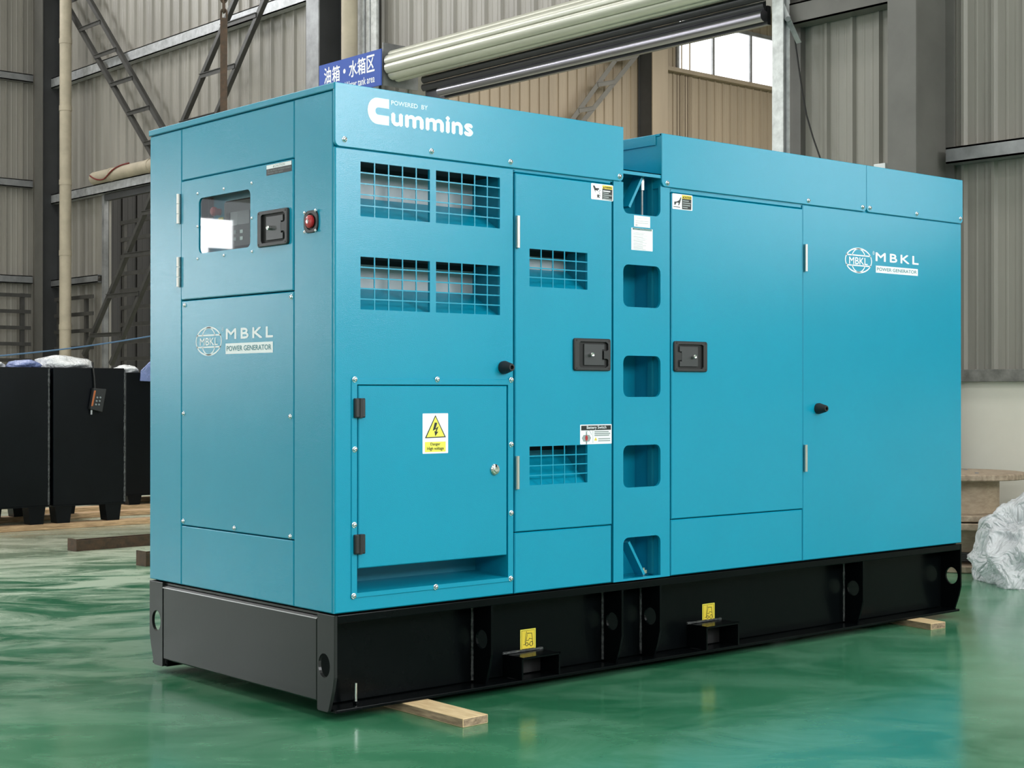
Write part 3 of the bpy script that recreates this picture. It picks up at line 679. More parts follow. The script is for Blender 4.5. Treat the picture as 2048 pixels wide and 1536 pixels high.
def latch(F0, tl, br, parent, flip=False, name='paddle_latch'):
    F = Face(F0.o+F0.n*0.003, F0.r, F0.n)
    u0, u1, v0, v1 = bpx(F, tl, br); k = MB(); cu = (u0+u1)/2; W_, H_ = u1-u0, v1-v0
    def X(f): return u1-f*W_ if flip else u0+f*W_
    def Y(f): return v0+f*H_
    hole = [(X(.13), Y(.16)), (X(.13), Y(.86)), (X(.17), Y(.90)), (X(.86), Y(.90)), (X(.92), Y(.84)), (X(.92), Y(.66)), (X(.88), Y(.62)), (X(.80), Y(.62)), (X(.80), Y(.38)), (X(.88), Y(.38)), (X(.92), Y(.34)), (X(.92), Y(.16)), (X(.86), Y(.10)), (X(.17), Y(.10))]
    k.sheet(F, rrect(u0, u1, v0, v1, 0.010), [hole], 0.0, 0.010, BLKPL, 0.003)
    k.sheet(F, rrect(u0+.03*W_, u1-.03*W_, v0+.03*H_, v1-.03*H_), [], 0.0002, 0.0012, BLKDK)
    pad = [(X(.28), Y(.17)), (X(.28), Y(.83)), (X(.83), Y(.83)), (X(.83), Y(.66)), (X(.77), Y(.66)), (X(.77), Y(.34)), (X(.83), Y(.34)), (X(.83), Y(.17))]
    k.sheet(F, pad, [], 0.002, 0.0065, GRPL, 0.001)
    for fx in (.06, .94):
        for fy in (.07, .93): k.lathe([(0.0042, 0.0098), (0.0040, 0.0104), (0.001, 0.0100)], BLKDK, lambda a, c, h, fx=fx, fy=fy: F(X(fx)+a, Y(fy)+c, h), 10)
    k.lathe([(0.0085, 0.006), (0.0085, 0.020), (0.0070, 0.0225), (0.0045, 0.0215)], CHROME, lambda a, c, h: F(X(.44)+a, Y(.50)+c, h), 14)
    o = k.build(name, parent, smooth=True, angle=30); o['label'] = 'black paddle latch with chrome key cylinder'; return o

# ---- long side: fixed panel with four grilles and the terminal box opening
vents = [rpx(RF, 721, 322, 860, 431), rpx(RF, 872, 341, 1000, 447), rpx(RF, 721, 512, 860, 619), rpx(RF, 872, 524, 1000, 625)]
# align the grilles of a row
for a_, c_ in ((0, 1), (2, 3)):
    v0 = (vents[a_][2]+vents[c_][2])/2; v1 = (vents[a_][3]+vents[c_][3])/2
    for k_ in (a_, c_): vents[k_] = (vents[k_][0], vents[k_][1], v0, v1)
tbh = rpx(RF, 713, 769, 1015, 1186)
uP1 = RF.px(1028, 700)[0]
side1 = panel('side_panel', RF, (0.0005, uP1, ZB, ZS), [holes_of(v) for v in vents]+[rrect(tbh[0]-0.004, tbh[1]+0.004, tbh[2]-0.004, tbh[3]+0.004)])
side1['label'] = 'fixed teal side panel with four air grilles'
for v in vents: vent('grille', RF, v, 5, 5, side1)
hood(RF, (vents[0][0], vents[1][1], vents[0][2], vents[0][3]), 0.17, side1); hood(RF, (vents[2][0], vents[3][1], vents[2][2], vents[2][3]), 0.17, side1)
# terminal box
fr = rpx(RF, 702, 757, 1026, 1197)
k = MB(); k.sheet(RF, rrect(fr[0], fr[1], fr[2], fr[3], 0.006), [rrect(*tbh)], 0.0, 0.004, TEAL, 0.002); tf = k.build('terminal_box_frame', gen)
for (x, y) in ((708, 759), (873, 759), (1021, 760), (708, 899), (1021, 889), (707, 1050), (1021, 1026), (706, 1192), (870, 1174), (1020, 1157)): screw(RF, x, y, tf, 0.004)
k = MB(); u0, u1, v0, v1 = tbh
def q(b, pts, m): b.add([RF(*p) for p in pts], [(0, 1, 2, 3)], m)
q(k, [(u0, v0, 0), (u1, v0, 0), (u1, v0+0.012, -0.19), (u0, v0+0.012, -0.19)], TEAL)
q(k, [(u0, v0, -0.19), (u1, v0, -0.19), (u1, v1, -0.19), (u0, v1, -0.19)], DTEAL)
for u in (u0, u1): q(k, [(u, v0, 0), (u, v1, 0), (u, v1, -0.19), (u, v0, -0.19)], TEAL)
q(k, [(u0, v1, 0), (u1, v1, 0), (u1, v1, -0.19), (u0, v1, -0.19)], DTEAL)
k.build('terminal_box_lining', tf)
td = rpx(RF, 716, 771, 1013, 1137)
tdoor = panel('terminal_box_door', RF, td, w=0.003, bev=0.003, gap=0.0); tdoor['label'] = 'square teal cable terminal door with high voltage sign'
for (x, y) in ((716, 816), (716, 1088)):
    u, v = RF.px(x, y); k = MB(); k.sheet(RF, rrect(u-0.022, u+0.022, v-0.034, v+0.034, 0.004), [], 0.003, 0.017, BLKPL, 0.004); k.tube([RF(u+0.001, v-0.034, 0.015), RF(u+0.001, v+0.034, 0.015)], 0.007, BLKPL, 10); o = k.build('hinge', tdoor, smooth=True); o['label'] = 'black plastic hinge'
u, v = RF.px(988, 939); k = MB(); k.lathe([(0.021, 0.003), (0.021, 0.008), (0.017, 0.012), (0.010, 0.013), (0.008, 0.015), (0.002, 0.0145)], CHROME, lambda a, c, h: RF(u+a, v+c, h), 22)
k.sheet(RF, rrect(u-0.003, u+0.003, v+0.004, v+0.019), [], 0.012, 0.0145, BLACKP); o = k.build('cam_lock', tdoor, smooth=True); o['label'] = 'round chrome cam lock'
D = Decal(RF, 0.003); bx = bpx(RF, (844, 827), (895, 906)); D.base(bx, WHITE, 0.003)
D.ppx([(848.5, 876.5), (869.5, 830), (890.5, 874.5)], BLACKP, 1); D.ppx([(851.5, 874.5), (869.5, 833.5), (887.5, 872.7)], LYELP, 2)
D.ppx([(868, 845), (873, 845.5), (869.5, 857), (875.5, 852.5), (871.5, 863.5), (875, 863.2), (869, 872.5), (867.3, 862), (869.5, 863), (871, 857.5), (864, 861.5)], BLACKP, 3)
D.rect(bpx(RF, (848.5, 884), (890, 903)), LYELP, 1); D.text('Danger', bpx(RF, (859.5, 885.5), (879, 892)), BLACKP, 2, 0.01); D.text('High voltage', bpx(RF, (853, 894), (886, 901)), BLACKP, 2, 0.01)
D.build('danger_sign', tdoor, 'white and yellow high voltage sign with lightning triangle')
# rubber stop
def bumper(px, py, parent):
    u, v = RF.px(px, py); k = MB(); k.lathe([(0.024, 0.0), (0.025, 0.012), (0.022, 0.022), (0.015, 0.048), (0.013, 0.052), (0.008, 0.052), (0.007, 0.040)], RUBBER, lambda a, c, h: RF(u+a, v+c, h), 22)
    o = k.build('door_stop', parent, smooth=True); o['label'] = 'black rubber door stop'
bumper(1006, 735, side1)

# ---- long side: first door with two grilles
uD0, uD1 = RF.px(1029, 700)[0], RF.px(1224, 700)[0]; vD0 = RF.px(1030, 1065)[1]; vD1 = RF.px(1030, 345)[1]
dv = [rpx(RF, 1058, 497, 1174, 573), rpx(RF, 1058, 893, 1174, 971)]
door1 = panel('service_door', RF, (uD0, uD1, vD0, vD1), [holes_of(v) for v in dv], w=0.003); door1['label'] = 'teal service door with two small air grilles'
for v in dv: vent('grille', RF, v, 5, 4, door1, 0.003)
hood(RF, dv[0], 0.13, door1, slope=0.55, plate=0.9); hood(RF, dv[1], 0.13, door1, back=False, slope=0.7, plate=0.85)
panel('lower_panel', RF, (uD0, uD1, ZB, vD0))
panel('header_strip', RF, (uD0, uD1, vD1, ZS), w=-0.004)
hinge_bar(RF, 1032.5, 432, 496, door1, w=0.004); hinge_bar(RF, 1031.5, 912, 978, door1, w=0.004)
latch(RF, (1145.5, 676), (1219, 742), door1)
D = Decal(RF, 0.003); D.base(bpx(RF, (1181, 366), (1225, 403)), WHITE, 0.004)
D.ppx([(1203.5, 370.5), (1223.5, 373), (1223, 402), (1203, 398.5)], BLACKP, 1); D.ppx([(1203.5, 370.5), (1223.5, 373), (1223.4, 380), (1203.4, 377.5)], YELP, 2)
D.text('WARNING', bpx(RF, (1208, 373), (1222, 378.2)), BLACKP, 3, 0.01); D.ppx([(1204.5, 377), (1206, 373), (1207.5, 377.3)], BLACKP, 3)
for i, x1 in enumerate((1219, 1216, 1222, 1216, 1222)): D.rect(bpx(RF, (1204.5, 381+i*3.9), (x1, 383.0+i*3.9+(x1-1204.5)*0.13)), WHITE if i == 0 else LGREY, 2)
D.ppx([(1184.3, 371), (1188, 371.3), (1190, 376), (1197, 376.8), (1196.5, 379.5), (1194, 380), (1195, 383), (1192, 381), (1189, 380.7), (1190, 387)], BLACKP, 1)
D.ppx([(1194.5, 387), (1195.8, 390), (1198.5, 390.5), (1196.5, 393), (1197, 396.5), (1194.7, 394.5), (1192.5, 396), (1193.4, 392.3), (1191.8, 390.5), (1194, 390)], BLACKP, 1)
for (x, y) in ((1198.5, 381), (1197, 384), (1198, 388), (1198.6, 392), (1197.5, 395)): D.ppx([(x-.7, y-.8), (x+.7, y-.8), (x+.7, y+.8), (x-.7, y+.8)], BLACKP, 1)
D.build('warning_decal', door1, 'small white black and yellow warning label with a hand')
D = Decal(RF, 0.003); D.base(bpx(RF, (1159, 849.5), (1222, 887)), WHITE, 0.003)
D.rect(bpx(RF, (1161, 851.5), (1220.5, 859.5)), BLACKP, 1); D.text('Battery Switch', bpx(RF, (1172, 852), (1211, 858.8)), WHITE, 2, 0.012)
c0 = RF.px(1171.5, 876); D.poly([(c0[0]+dx, c0[1]+dy) for dx, dy in ((-.025, 0), (-.016, .012), (.016, .012), (.025, 0), (.016, -.014), (-.016, -.014))], LGREY, 1)
D.poly([(c0[0]+dx, c0[1]+dy) for dx, dy in ((-.002, .024), (.002, .024), (.006, 0), (.002, -.026), (-.002, -.026), (-.006, 0))], GREYP, 2); D.poly([(c0[0]+.007*math.cos(i), c0[1]+.011*math.sin(i)) for i in [j*math.pi/6 for j in range(12)]], REDB, 3)
D.rect(bpx(RF, (1184.2, 860.5), (1184.8, 886)), LGREY, 1)
for i, x1 in enumerate((1216, 1219, 1217)): D.rect(bpx(RF, (1187.5, 862.5+i*3.6), (x1, 864.2+i*3.6)), LGREY, 1)
for i in range(2): D.rect(bpx(RF, (1195, 876.5+i*4), (1219, 878+i*4)), LGREY, 1)
D.ppx([(1187, 881), (1190, 874), (1193, 881)], YELP, 1); D.ring(c0, 0.030, 0.034, 0.0015, GREYP, 1, 0.35, 1.25, 10)
D.text('OFF', bpx(RF, (1169.5, 861.8), (1174, 864.6)), GREYP, 1)
D.build('battery_switch_decal', door1, 'white Battery Switch instruction label')

# ---- link panel with hand-sized openings between the two units
uK0, uK1 = RF.px(1227, 700)[0], RF.px(1339.5, 700)[0]; uo0, uo1 = RF.px(1246.5, 700)[0], RF.px(1321, 700)[0]
ops = [rpx(RF, 1246.5, 528, 1321, 613), rpx(RF, 1246.5, 711, 1321, 794), rpx(RF, 1246.5, 891, 1321, 976)]
vb0 = RF.px(1247, 1160)[1]; vb1 = RF.px(1247, 1076)[1]; vt0 = RF.px(1247, 426)[1]; vbar1 = RF.px(1247, 338.5)[1]; vbar0 = RF.px(1247, 347)[1]
r_ = 0.028
outer = [(uK0, ZB+0.001), (uK1, ZB+0.001), (uK1, ZS-0.001), (uo1, ZS-0.001)]
for kk in range(7): a_ = -kk/6*math.pi/2; outer.append((uo1-r_+r_*math.cos(a_), vt0+r_+r_*math.sin(a_)))
for kk in range(7): a_ = -math.pi/2-kk/6*math.pi/2; outer.append((uo0+r_+r_*math.cos(a_), vt0+r_+r_*math.sin(a_)))
outer += [(uo0, ZS-0.001), (uK0, ZS-0.001)]
k = MB(); k.sheet(RF, outer, [rrect(uo0, uo1, o[2], o[3], r_) for o in ops]+[rrect(uo0, uo1, ZB+0.010, vb1, r_, corners=(0, 0, 1, 1))], -T, 0.0, TEAL)
link = k.build('link_panel', gen); link['label'] = 'narrow teal panel with five rounded openings between the units'
k = MB(); DP = 0.16
q(k, [(uo0-0.012, ZB, -DP), (uo1+0.012, ZB, -DP), (uo1+0.012, vbar1, -DP), (uo0-0.012, vbar1, -DP)], TEAL)
for u in (uo0-0.012, uo1+0.012): q(k, [(u, ZB, -T), (u, vbar1, -T), (u, vbar1, -DP), (u, ZB, -DP)], TEAL)
q(k, [(uo0-0.012, ZB+0.004, -0.001), (uo1+0.012, ZB+0.004, -0.001), (uo1+0.012, ZB+0.004, -DP), (uo0-0.012, ZB+0.004, -DP)], TEAL)
k.build('recess_lining', link)
k = MB(); xm = uo1+0.012; k.box(xm-0.012, xm, 0.05, 0.075, ZB+0.01, vbar0, DTEAL); k.build('recess_post', link)
k = MB(); k.box(uo0-0.004, uo1+0.004, 0.0, 0.012, vbar0, vbar1, TEAL); k.box(uo0-0.01, uo1+0.01, 0.0, GW-0.02, vbar1-0.004, vbar1, TEAL); k.build('valley_tray', gen)
for (pa, pb) in (((1278, 352), (1250, 415)), ((1249, 1083), (1280, 1148))):
    a_, c_ = onp(*pa, 1, 0.05), onp(*pb, 1, 0.05); k = MB(); k.bar(a_, c_, 0.012, 0.05, TEAL, Vector((0, 1, 0))); k.build('recess_stay', link)
p_ = onp(1284, 375, 1, 0.05)
k = MB(); k.tube([p_+Vector((0, 0, 0.06)), p_-Vector((0, 0, 0.012))], 0.010, CHROME, 10); k.tube([p_-Vector((0, 0, 0.01)), (p_.x, p_.y, vt0-0.05)], 0.004, GALV, 6); k.build('tie_rod', link, smooth=True)
p_ = onp(1286, 1152, 1, 0.05); k = MB(); k.tube([p_, p_+Vector((0, 0, 0.035))], 0.009, CHROME, 8); k.tube([p_+Vector((0, 0, 0.012)), p_+Vector((0, 0, 0.026))], 0.016, CHROME, 6); k.build('anchor_bolt', link)
D = Decal(RF, 0.0); D.base(bpx(RF, (1262.5, 455), (1305, 503)), WHITE, 0.001); D.rect(bpx(RF, (1265, 455.5), (1303, 462.8)), GRNP, 1)
D.text('SAFETY INSTRUCTIONS', bpx(RF, (1267, 456.8), (1301.5, 461.8)), SOFTW, 2, 0.0)
for i in range(13):
    x1 = 1266.5+random.uniform(18, 35); D.rect(bpx(RF, (1266.5, 464.6+i*2.75), (x1, 465.9+i*2.75+(x1-1266.5)*0.06)), LGREY, 1)
D.build('safety_decal', link, 'white safety instruction sheet with dark green heading')
D = Decal(RF, 0.0); D.base(bpx(RF, (1268, 430.5), (1300, 456)), WHITE, 0.0005); D.text('Support Hole', bpx(RF, (1274, 435), (1294, 439)), GREYP, 1)
for i, x1 in enumerate((1298, 1297, 1275)): D.rect(bpx(RF, (1270.5, 441+i*4), (x1, 442.8+i*4+(x1-1270.5)*0.06)), LGREY, 1)
D.build('notice_decal', link, 'small white notice above the safety sheet')

# ---- second door, its lower panel, rear fixed panel
uE0, uE1 = RF.px(1341.5, 700)[0], RF.px(1605, 700)[0]; vE0 = RF.px(1342, 1039)[1]; vE1 = RF.px(1342, 385.5)[1]
door2 = panel('service_door', RF, (uE0, uE1, vE0, vE1), w=0.003); door2['label'] = 'wide plain teal service door'
panel('lower_panel', RF, (uE0, uE1, ZB, vE0)); panel('header_strip', RF, (uE0, uE1, vE1, ZS), w=-0.004)
side2 = panel('side_panel', RF, (uE1+0.001, GL-0.0005, ZB, ZS)); side2['label'] = 'fixed teal side panel with white globe logo'
latch(RF, (1346, 682), (1412, 744), door2, flip=True)
hinge_bar(RF, 1608.5, 489, 543, door2, w=0.004); hinge_bar(RF, 1608, 889.5, 943, door2, w=0.004)
bumper(1635, 817, side2)
D = Decal(RF, 0.003); D.base(bpx(RF, (1343.5, 386.5), (1383.5, 422)), WHITE, 0.004)
D.ppx([(1362.5, 390), (1381.5, 392.5), (1381, 420), (1362.7, 418.5)], BLACKP, 1); D.ppx([(1362.5, 390), (1381.5, 392.5), (1381.4, 399.5), (1362.5, 397.5)], YELP, 2)
D.text('CAUTION', bpx(RF, (1366, 392.4), (1380.8, 398.6)), BLACKP, 3, 0.01); D.ppx([(1363.6, 396.5), (1365, 392.6), (1366.2, 396.8)], BLACKP, 3)
for i, x1 in enumerate((1376, 1380, 1379, 1374)): D.rect(bpx(RF, (1364, 400.6+i*4.4), (x1, 402.8+i*4.4+(x1-1364)*0.1)), LGREY, 2)
D.ppx([(1360, 394), (1361, 396.5), (1359, 405), (1356.5, 411), (1355, 410.5), (1356, 406), (1352, 405), (1349, 410), (1347.3, 409.5), (1347, 403.5), (1353, 402.8), (1357, 400.5)], BLACKP, 1); D.ppx([(1345.5, 412.5), (1359, 414), (1359, 415.3), (1345.5, 413.8)], BLACKP, 1)
D.build('caution_decal', door2, 'small white black and yellow caution label with a hand')

# ---- roofs with side skirts
def roof(name, x0, x1, label):
    o = one(name, gen, lambda b: (b.box(x0+0.002, x1-0.002, 0.004, GW-0.002, ZS-0.006, ZT-0.011, TEAL), b.box(x0, x1, -0.003, GW+0.003, ZT-0.010, ZT, TEAL)), bevel=0.002); o['label'] = label; return o
roof1 = roof('roof', 0.012, X1, 'teal roof over the control end'); roof2 = roof('roof', X2, GL, 'teal roof over the engine bay')
# lip on the roof's end edges
u0 = -GW-0.003; lipv = LF.px(668, 178)[1]
k = MB(); k.sheet(LF, rrect(-GW-0.003, 0.003, lipv, ZT), [], -0.012, 0.005, TEAL, 0.0025); k.build('roof_lip', gen)
k = MB(); EF = Face((X2, 0, 0), (0, -1, 0), (-1, 0, 0)); k.sheet(EF, rrect(-GW, -0.03, ZT-0.045, ZT-0.002), [], 0.0, 0.003, TEAL, 0.001); k.build('roof_lip', gen)
WS = 0.006
def skirt(x0, x1, corners=(1, 1, 0, 0)):
    return panel('roof_skirt', RF, (x0, x1, ZS, ZT), w=WS, r=0.02, corners=corners, gap=0.0, bev=0.002)
uS = RF.px(1731, 400)[0]
sk1 = skirt(-0.003, X1); sk2 = skirt(X2, uS-0.001); sk3 = skirt(uS+0.001, GL+0.002)
for (x, y) in ((687, 279), (861, 303), (1019, 324), (1237, 353)): screw(RF, x, y, sk1, WS)
for (x, y) in ((1332.5, 366.5), (1614.5, 401.5), (1723, 414.5)): screw(RF, x, y, sk2, WS)
for (x, y) in ((1737.5, 416), (1831, 428), (1918.5, 437.5)): screw(RF, x, y, sk3, WS)
# maker's lettering on the skirt
D = Decal(RF, WS)
bx = bpx(RF, (733, 193), (776, 252)); cu0, cu1, cv0, cv1 = bx; W_, H_ = cu1-cu0, cv1-cv0
C = [(1, 1), (.45, 1)]
C += [(0.45+0.45*math.cos(a_)*1.0, .5+.5*math.sin(a_)) for a_ in [math.pi/2+j*math.pi/12 for j in range(13)]]
C += [(.45, 0), (1, 0), (1, .36), (.50, .36)]
C += [(.50+.14*math.cos(a_), .50+.14*math.sin(a_)) for a_ in [1.5*math.pi-j*math.pi/8 for j in range(9)]]
C += [(.50, .64), (1, .64)]
D.poly([(cu0+p[0]*W_, cv0+p[1]*H_) for p in C if True], SOFTW, 0)
D.text('Cummins', bpx(RF, (733.5, 211), (775, 217)), LGREY, 1, 0.0, rot=math.radians(37))
D.text('POWERED  BY', bpx(RF, (780, 201), (853, 221)), SOFTW, 0, 0.025)
D.text('ummins', bpx(RF, (780, 216), (944, 274.5)), SOFTW, 0, 0.055, space=1.03)
D.build('maker_lettering', sk1, 'pale company lettering with one large round letter')
def globe_logo(F, w, c, ry_px, rx_px, mb, bar, reg, small, parent):
    D = Decal(F, w); cu, cv = F.px(*c); R_ = abs(F.px(c[0], c[1]-ry_px)[1]-cv); wd = R_*0.11; RX = abs(F.px(c[0]-rx_px, c[1])[0]-F.px(c[0]+rx_px, c[1])[0])/2
    D.ring((cu, cv), RX, R_, wd, WHITE, 0)
    b1 = R_*0.40
    for sgn in (1, -1):
        D.rect((cu-RX*0.92, cu+RX*0.92, cv+sgn*b1-wd*0.45, cv+sgn*b1+wd*0.45), WHITE, 0)
        a1 = math.asin(b1/(R_*0.97)); rx = RX*0.56
        D.ring((cu, cv), rx, R_*0.96, wd*0.85, WHITE, 0, a1 if sgn > 0 else math.pi+a1, math.pi-a1 if sgn > 0 else 2*math.pi-a1, 24)
    D.text('MBKL', bpx(F, *small), WHITE, 0, 0.02); D.text('MBKL', bpx(F, *mb), WHITE, 0, 0.035, space=1.3)
    D.ring(F.px(*reg), R_*0.12, R_*0.15, R_*0.03, SOFTW, 0, n=16); u_, v_ = F.px(*reg); D.text('R', (u_-R_*.05, u_+R_*.05, v_-R_*.07, v_+R_*.07), SOFTW, 0)
    bx = bpx(F, *bar); D.rect(bx, WHITE, 0); a_, c_, e_, f_ = bx; D.text('POWER GENERATOR', (a_+(c_-a_)*.025, c_-(c_-a_)*.03, e_+(f_-e_)*.28, e_+(f_-e_)*.76), TEALP, 1, 0.01)
    return D.build('globe_logo', parent, 'white globe logo with company lettering beside it')
globe_logo(RF, 0.0, (1717, 521), 25.5, 27, ((1751, 504.5), (1837, 530)), ((1751.5, 531), (1835.5, 552)), (1747, 506), ((1698, 513), (1735, 530.5)), side2)

# ---- end of the set: posts, panels, control door
z_top = lipv-0.001
uA = LF.px(363, 700)[0]; uB = LF.px(588, 700)[0]
post1 = panel('corner_panel', LF, (-GW, uA, ZB, z_top)); post2 = panel('corner_panel', LF, (uB, -T-0.0005, ZB, z_top), gap=0.001)
vC1 = LF.px(364, 362.5)[1]; vC0 = LF.px(364, 601)[1]; vM0 = LF.px(364, 1050.5)[1]
panel('upper_end_panel', LF, (uA, uB, vC1, z_top))
wb = bpx(LF, (399, 397), (502, 494)); whole = rrect(*wb, r=0.022)
cdoor = panel('control_door', LF, (uA, uB, vC0, vC1), [whole], w=0.003); cdoor['label'] = 'teal control panel door with viewing window'
mpan = panel('end_cover', LF, (uA, uB, vM0, vC0)); mpan['label'] = 'large screwed teal end cover with white globe logo'
panel('lower_end_panel', LF, (uA, uB, ZB, vM0))
for (x, y) in ((370, 610.5), (583, 594), (367.5, 827), (581, 833), (367, 1042), (469, 1056), (581, 1073)): screw(LF, x, y, mpan, 0.0, 0.85)
for (x, y) in ((397, 387.5), (449.5, 378), (505, 366.5), (397, 453.5), (505.5, 436.5), (397, 518), (449.5, 511), (506, 503.5)): screw(LF, x, y, cdoor, 0.003, 0.55)
for (ya, yb) in ((388, 448), (514, 574.5)):
    k = MB(); u, va = LF.px(361.5, ya); _, vb = LF.px(361.5, yb)
    k.sheet(LF, rrect(u-0.014, u+0.003, vb, va), [], 0.0, 0.004, HINGE, 0.001)
    for j in range(3):
        h_ = (va-vb)/3; k.tube([LF(u-0.002, vb+h_*j+0.001, 0.008), LF(u-0.002, vb+h_*(j+1)-0.001, 0.008)], 0.009, HINGE, 10)
    o = k.build('hinge', cdoor, smooth=True); o['label'] = 'silver door hinge'
latch(LF, (518.5, 424.5), (579, 488), cdoor)
k = MB(); k.sheet(LF, rrect(wb[0]+0.0006, wb[1]-0.0006, wb[2]+0.0006, wb[3]-0.0006, r=0.0215), [], -0.004, -0.001, GLASS); o = k.build('viewing_glass', cdoor); o['label'] = 'clear viewing window'
D = Decal(LF, 0.003); bx = bpx(LF, (534.5, 331), (585, 342)); D.base(bx, BLACKP, 0.0005); a_, c_, e_, f_ = bx; h_ = f_-e_; D.rect((a_+.001, c_-.001, e_+h_*.60, f_-.001), WHITE, 1)
D.text('CAUTION', (a_+(c_-a_)*.34, a_+(c_-a_)*.74, e_+h_*.68, e_+h_*.90), GREYP, 2); D.poly([(a_+(c_-a_)*.27, e_+h_*.68), (a_+(c_-a_)*.32, e_+h_*.68), (a_+(c_-a_)*.295, e_+h_*.92)], GREYP, 2)
D.text('Do not block ventilation screens', (a_+(c_-a_)*.05, a_+(c_-a_)*.97, e_+h_*.33, e_+h_*.53), LGREY, 1); D.text('Maintain clear space', (a_+(c_-a_)*.05, a_+(c_-a_)*.66, e_+h_*.08, e_+h_*.27), LGREY, 1)
D.build('ventilation_decal', cdoor, 'black and white ventilation caution label')
globe_logo(LF, 0.0, (417.5, 682.5), 29.5, 26, ((452, 657.5), (546.5, 674.5)), ((451.5, 687), (546, 705)), (445.5, 659), ((400, 676.5), (436, 690)), mpan)
# control gear behind the window
k = MB(); k.sheet(LF, rrect(wb[0]-0.08, wb[1]+0.08, wb[2]-0.1, wb[3]+0.08), [], -0.062, -0.052, TEAL); cg = k.build('control_panel', gen); cg['label'] = 'teal control board behind the window'
def lbox(name, tl, br, w0, w1, m, r=0.003, bev=0.002, smooth=False):
    PF = Face((0.05, 0, 0), (0, -1, 0), (-1, 0, 0)); bx = bpx(PF, tl, br); k = MB(); k.sheet(PF, rrect(*bx, r=r), [], w0, w1, m, bev); return PF, bx, k
PF, bx, k = lbox('controller', (457, 404), (513, 492), -0.003, 0.022, BLKPL, 0.012, 0.006)
o = k.build('controller', cg); o['label'] = 'black electronic controller with screen and keys'
def onctl(tl, br, m, name, w=0.022, r=0.001, h=0.002):
    _, b_, k = lbox(name, tl, br, w, w+h, m, r, 0.0); k.build(name, cg)
onctl((472, 426), (510, 447), SCREEN, 'controller_screen'); onctl((463, 428), (470, 447), BLKDK, 'controller_badge')
for (x, y) in ((462, 475), (470.5, 466.5), (470.5, 482), (481, 464.5), (481, 479)): onctl((x-2.2, y-3), (x+2.2, y+3), GREYP, 'controller_key')
for (x, y) in ((493.5, 463.5), (493.5, 477)): onctl((x-2.6, y-3), (x+2.6, y+3), WHITE, 'controller_key')
PF2 = Face((0.05, 0, 0), (0, -1, 0), (-1, 0, 0)); u, v = PF2.px(439.5, 424)
k = MB(); k.lathe([(0.013, 0), (0.014, 0.02), (0.018, 0.021), (0.018, 0.030), (0.013, 0.036), (0.004, 0.038)], REDB, lambda a, c, h: PF2(u+a, v+c, h), 18); o = k.build('emergency_button', cg, smooth=True); o['label'] = 'red stop button'
PF_, b_, k = lbox('breaker', (411, 400), (427, 436), 0, 0.022, BLKPL); k.build('breaker', cg)
PF_, b_, k = lbox('button_legend', (437, 436), (447, 440), 0, 0.002, YELP, 0.0005, 0); k.build('button_legend', cg)
# emergency stop in the corner panel
bx = bpx(LF, (609.5, 423), (637.5, 464)); cu, cv = (bx[0]+bx[1])/2, (bx[2]+bx[3])/2; hw, hh = abs(bx[1]-bx[0])/2, abs(bx[3]-bx[2])/2
oc = []
for j in range(32):
    a_ = 2*math.pi*j/32; c_, s_ = math.cos(a_), math.sin(a_); oc.append((cu+hw*math.copysign(abs(c_)**0.62, c_), cv+hh*math.copysign(abs(s_)**0.62, s_)*(1.0)))
k = MB(); k.sheet(LF, oc, [[(cu+hw*.74*math.cos(2*math.pi*j/24), cv+hh*.74*math.sin(2*math.pi*j/24)) for j in range(24)]], 0.0, 0.006, BLKPL, 0.002)
k.sheet(LF, [(cu+hw*.80*math.cos(2*math.pi*j/24), cv+hh*.80*math.sin(2*math.pi*j/24)) for j in range(24)], [], 0.0004, 0.001, BLKDK)
es = k.build('emergency_stop', post2); es['label'] = 'red emergency stop button in a black surround'
k = MB(); rb = hw*0.50; k.lathe([(rb*.7, 0.001), (rb*.75, 0.004), (rb*1.05, 0.005), (rb*1.05, 0.012), (rb*.85, 0.016), (rb*.3, 0.018)], REDB, lambda a, c, h: LF(cu+a, cv+c, h), 22)
k.lathe([(rb*.36, 0.017), (rb*.36, 0.019), (rb*.1, 0.0195)], CHROME, lambda a, c, h: LF(cu+a, cv+c, h), 10); 
ob = k.build('stop_button', post2, smooth=True); ob['label'] = 'red push button'
for (x, y) in ((612, 426), (634, 421), (612, 464.5), (634, 461)): screw(LF, x, y, post2, 0.006, 0.55)

# ---- closing panels out of sight and inner core
BF = Face((0, GW, 0), (-1, 0, 0), (0, 1, 0)); XF = Face((GL, 0, 0), (0, 1, 0), (1, 0, 0))
panel('rear_side_panel', BF, (-X1, -0.001, ZB, ZS)); panel('rear_side_panel', BF, (-GL, -X1, ZB, ZS)); panel('far_end_panel', XF, (T+0.001, GW-T-0.001, ZB, ZT-0.012))
boxpart('inner_casing', gen, BLACKIN, 0.21, GL-0.03, 0.21, GW-0.02, ZB+0.01, ZS-0.02)
boxpart('floor_plate', gen, BLACKIN, 0.02, GL-0.02, 0.02, GW-0.02, ZB-0.004, ZB)
# hinged exhaust rain flap on the far roof
p_ = onp(1353, 266, 1, 0.45); k = MB()
k.tube([(p_.x, 0.45, ZT-0.01), (p_.x, 0.45, ZT+0.035)], 0.05, SKID, 20); fx = k.build('exhaust_stub', gen, smooth=True)
k = MB(); a_, c_ = Vector((p_.x-0.07, 0.45, ZT+0.03)), Vector((p_.x+0.075, 0.45, ZT+0.075))
k.bar(a_, c_, 0.012, 0.17, SKID, Vector((0, 1, 0))); o = k.build('exhaust_flap', fx); o['label'] = 'tilted dark rain flap on the roof'

SKIDLIP = mat('skid edge highlight', (0.30, 0.31, 0.31, 1), 0.35, 0.5)  # pale strip stands in for the highlight on the folded top edge
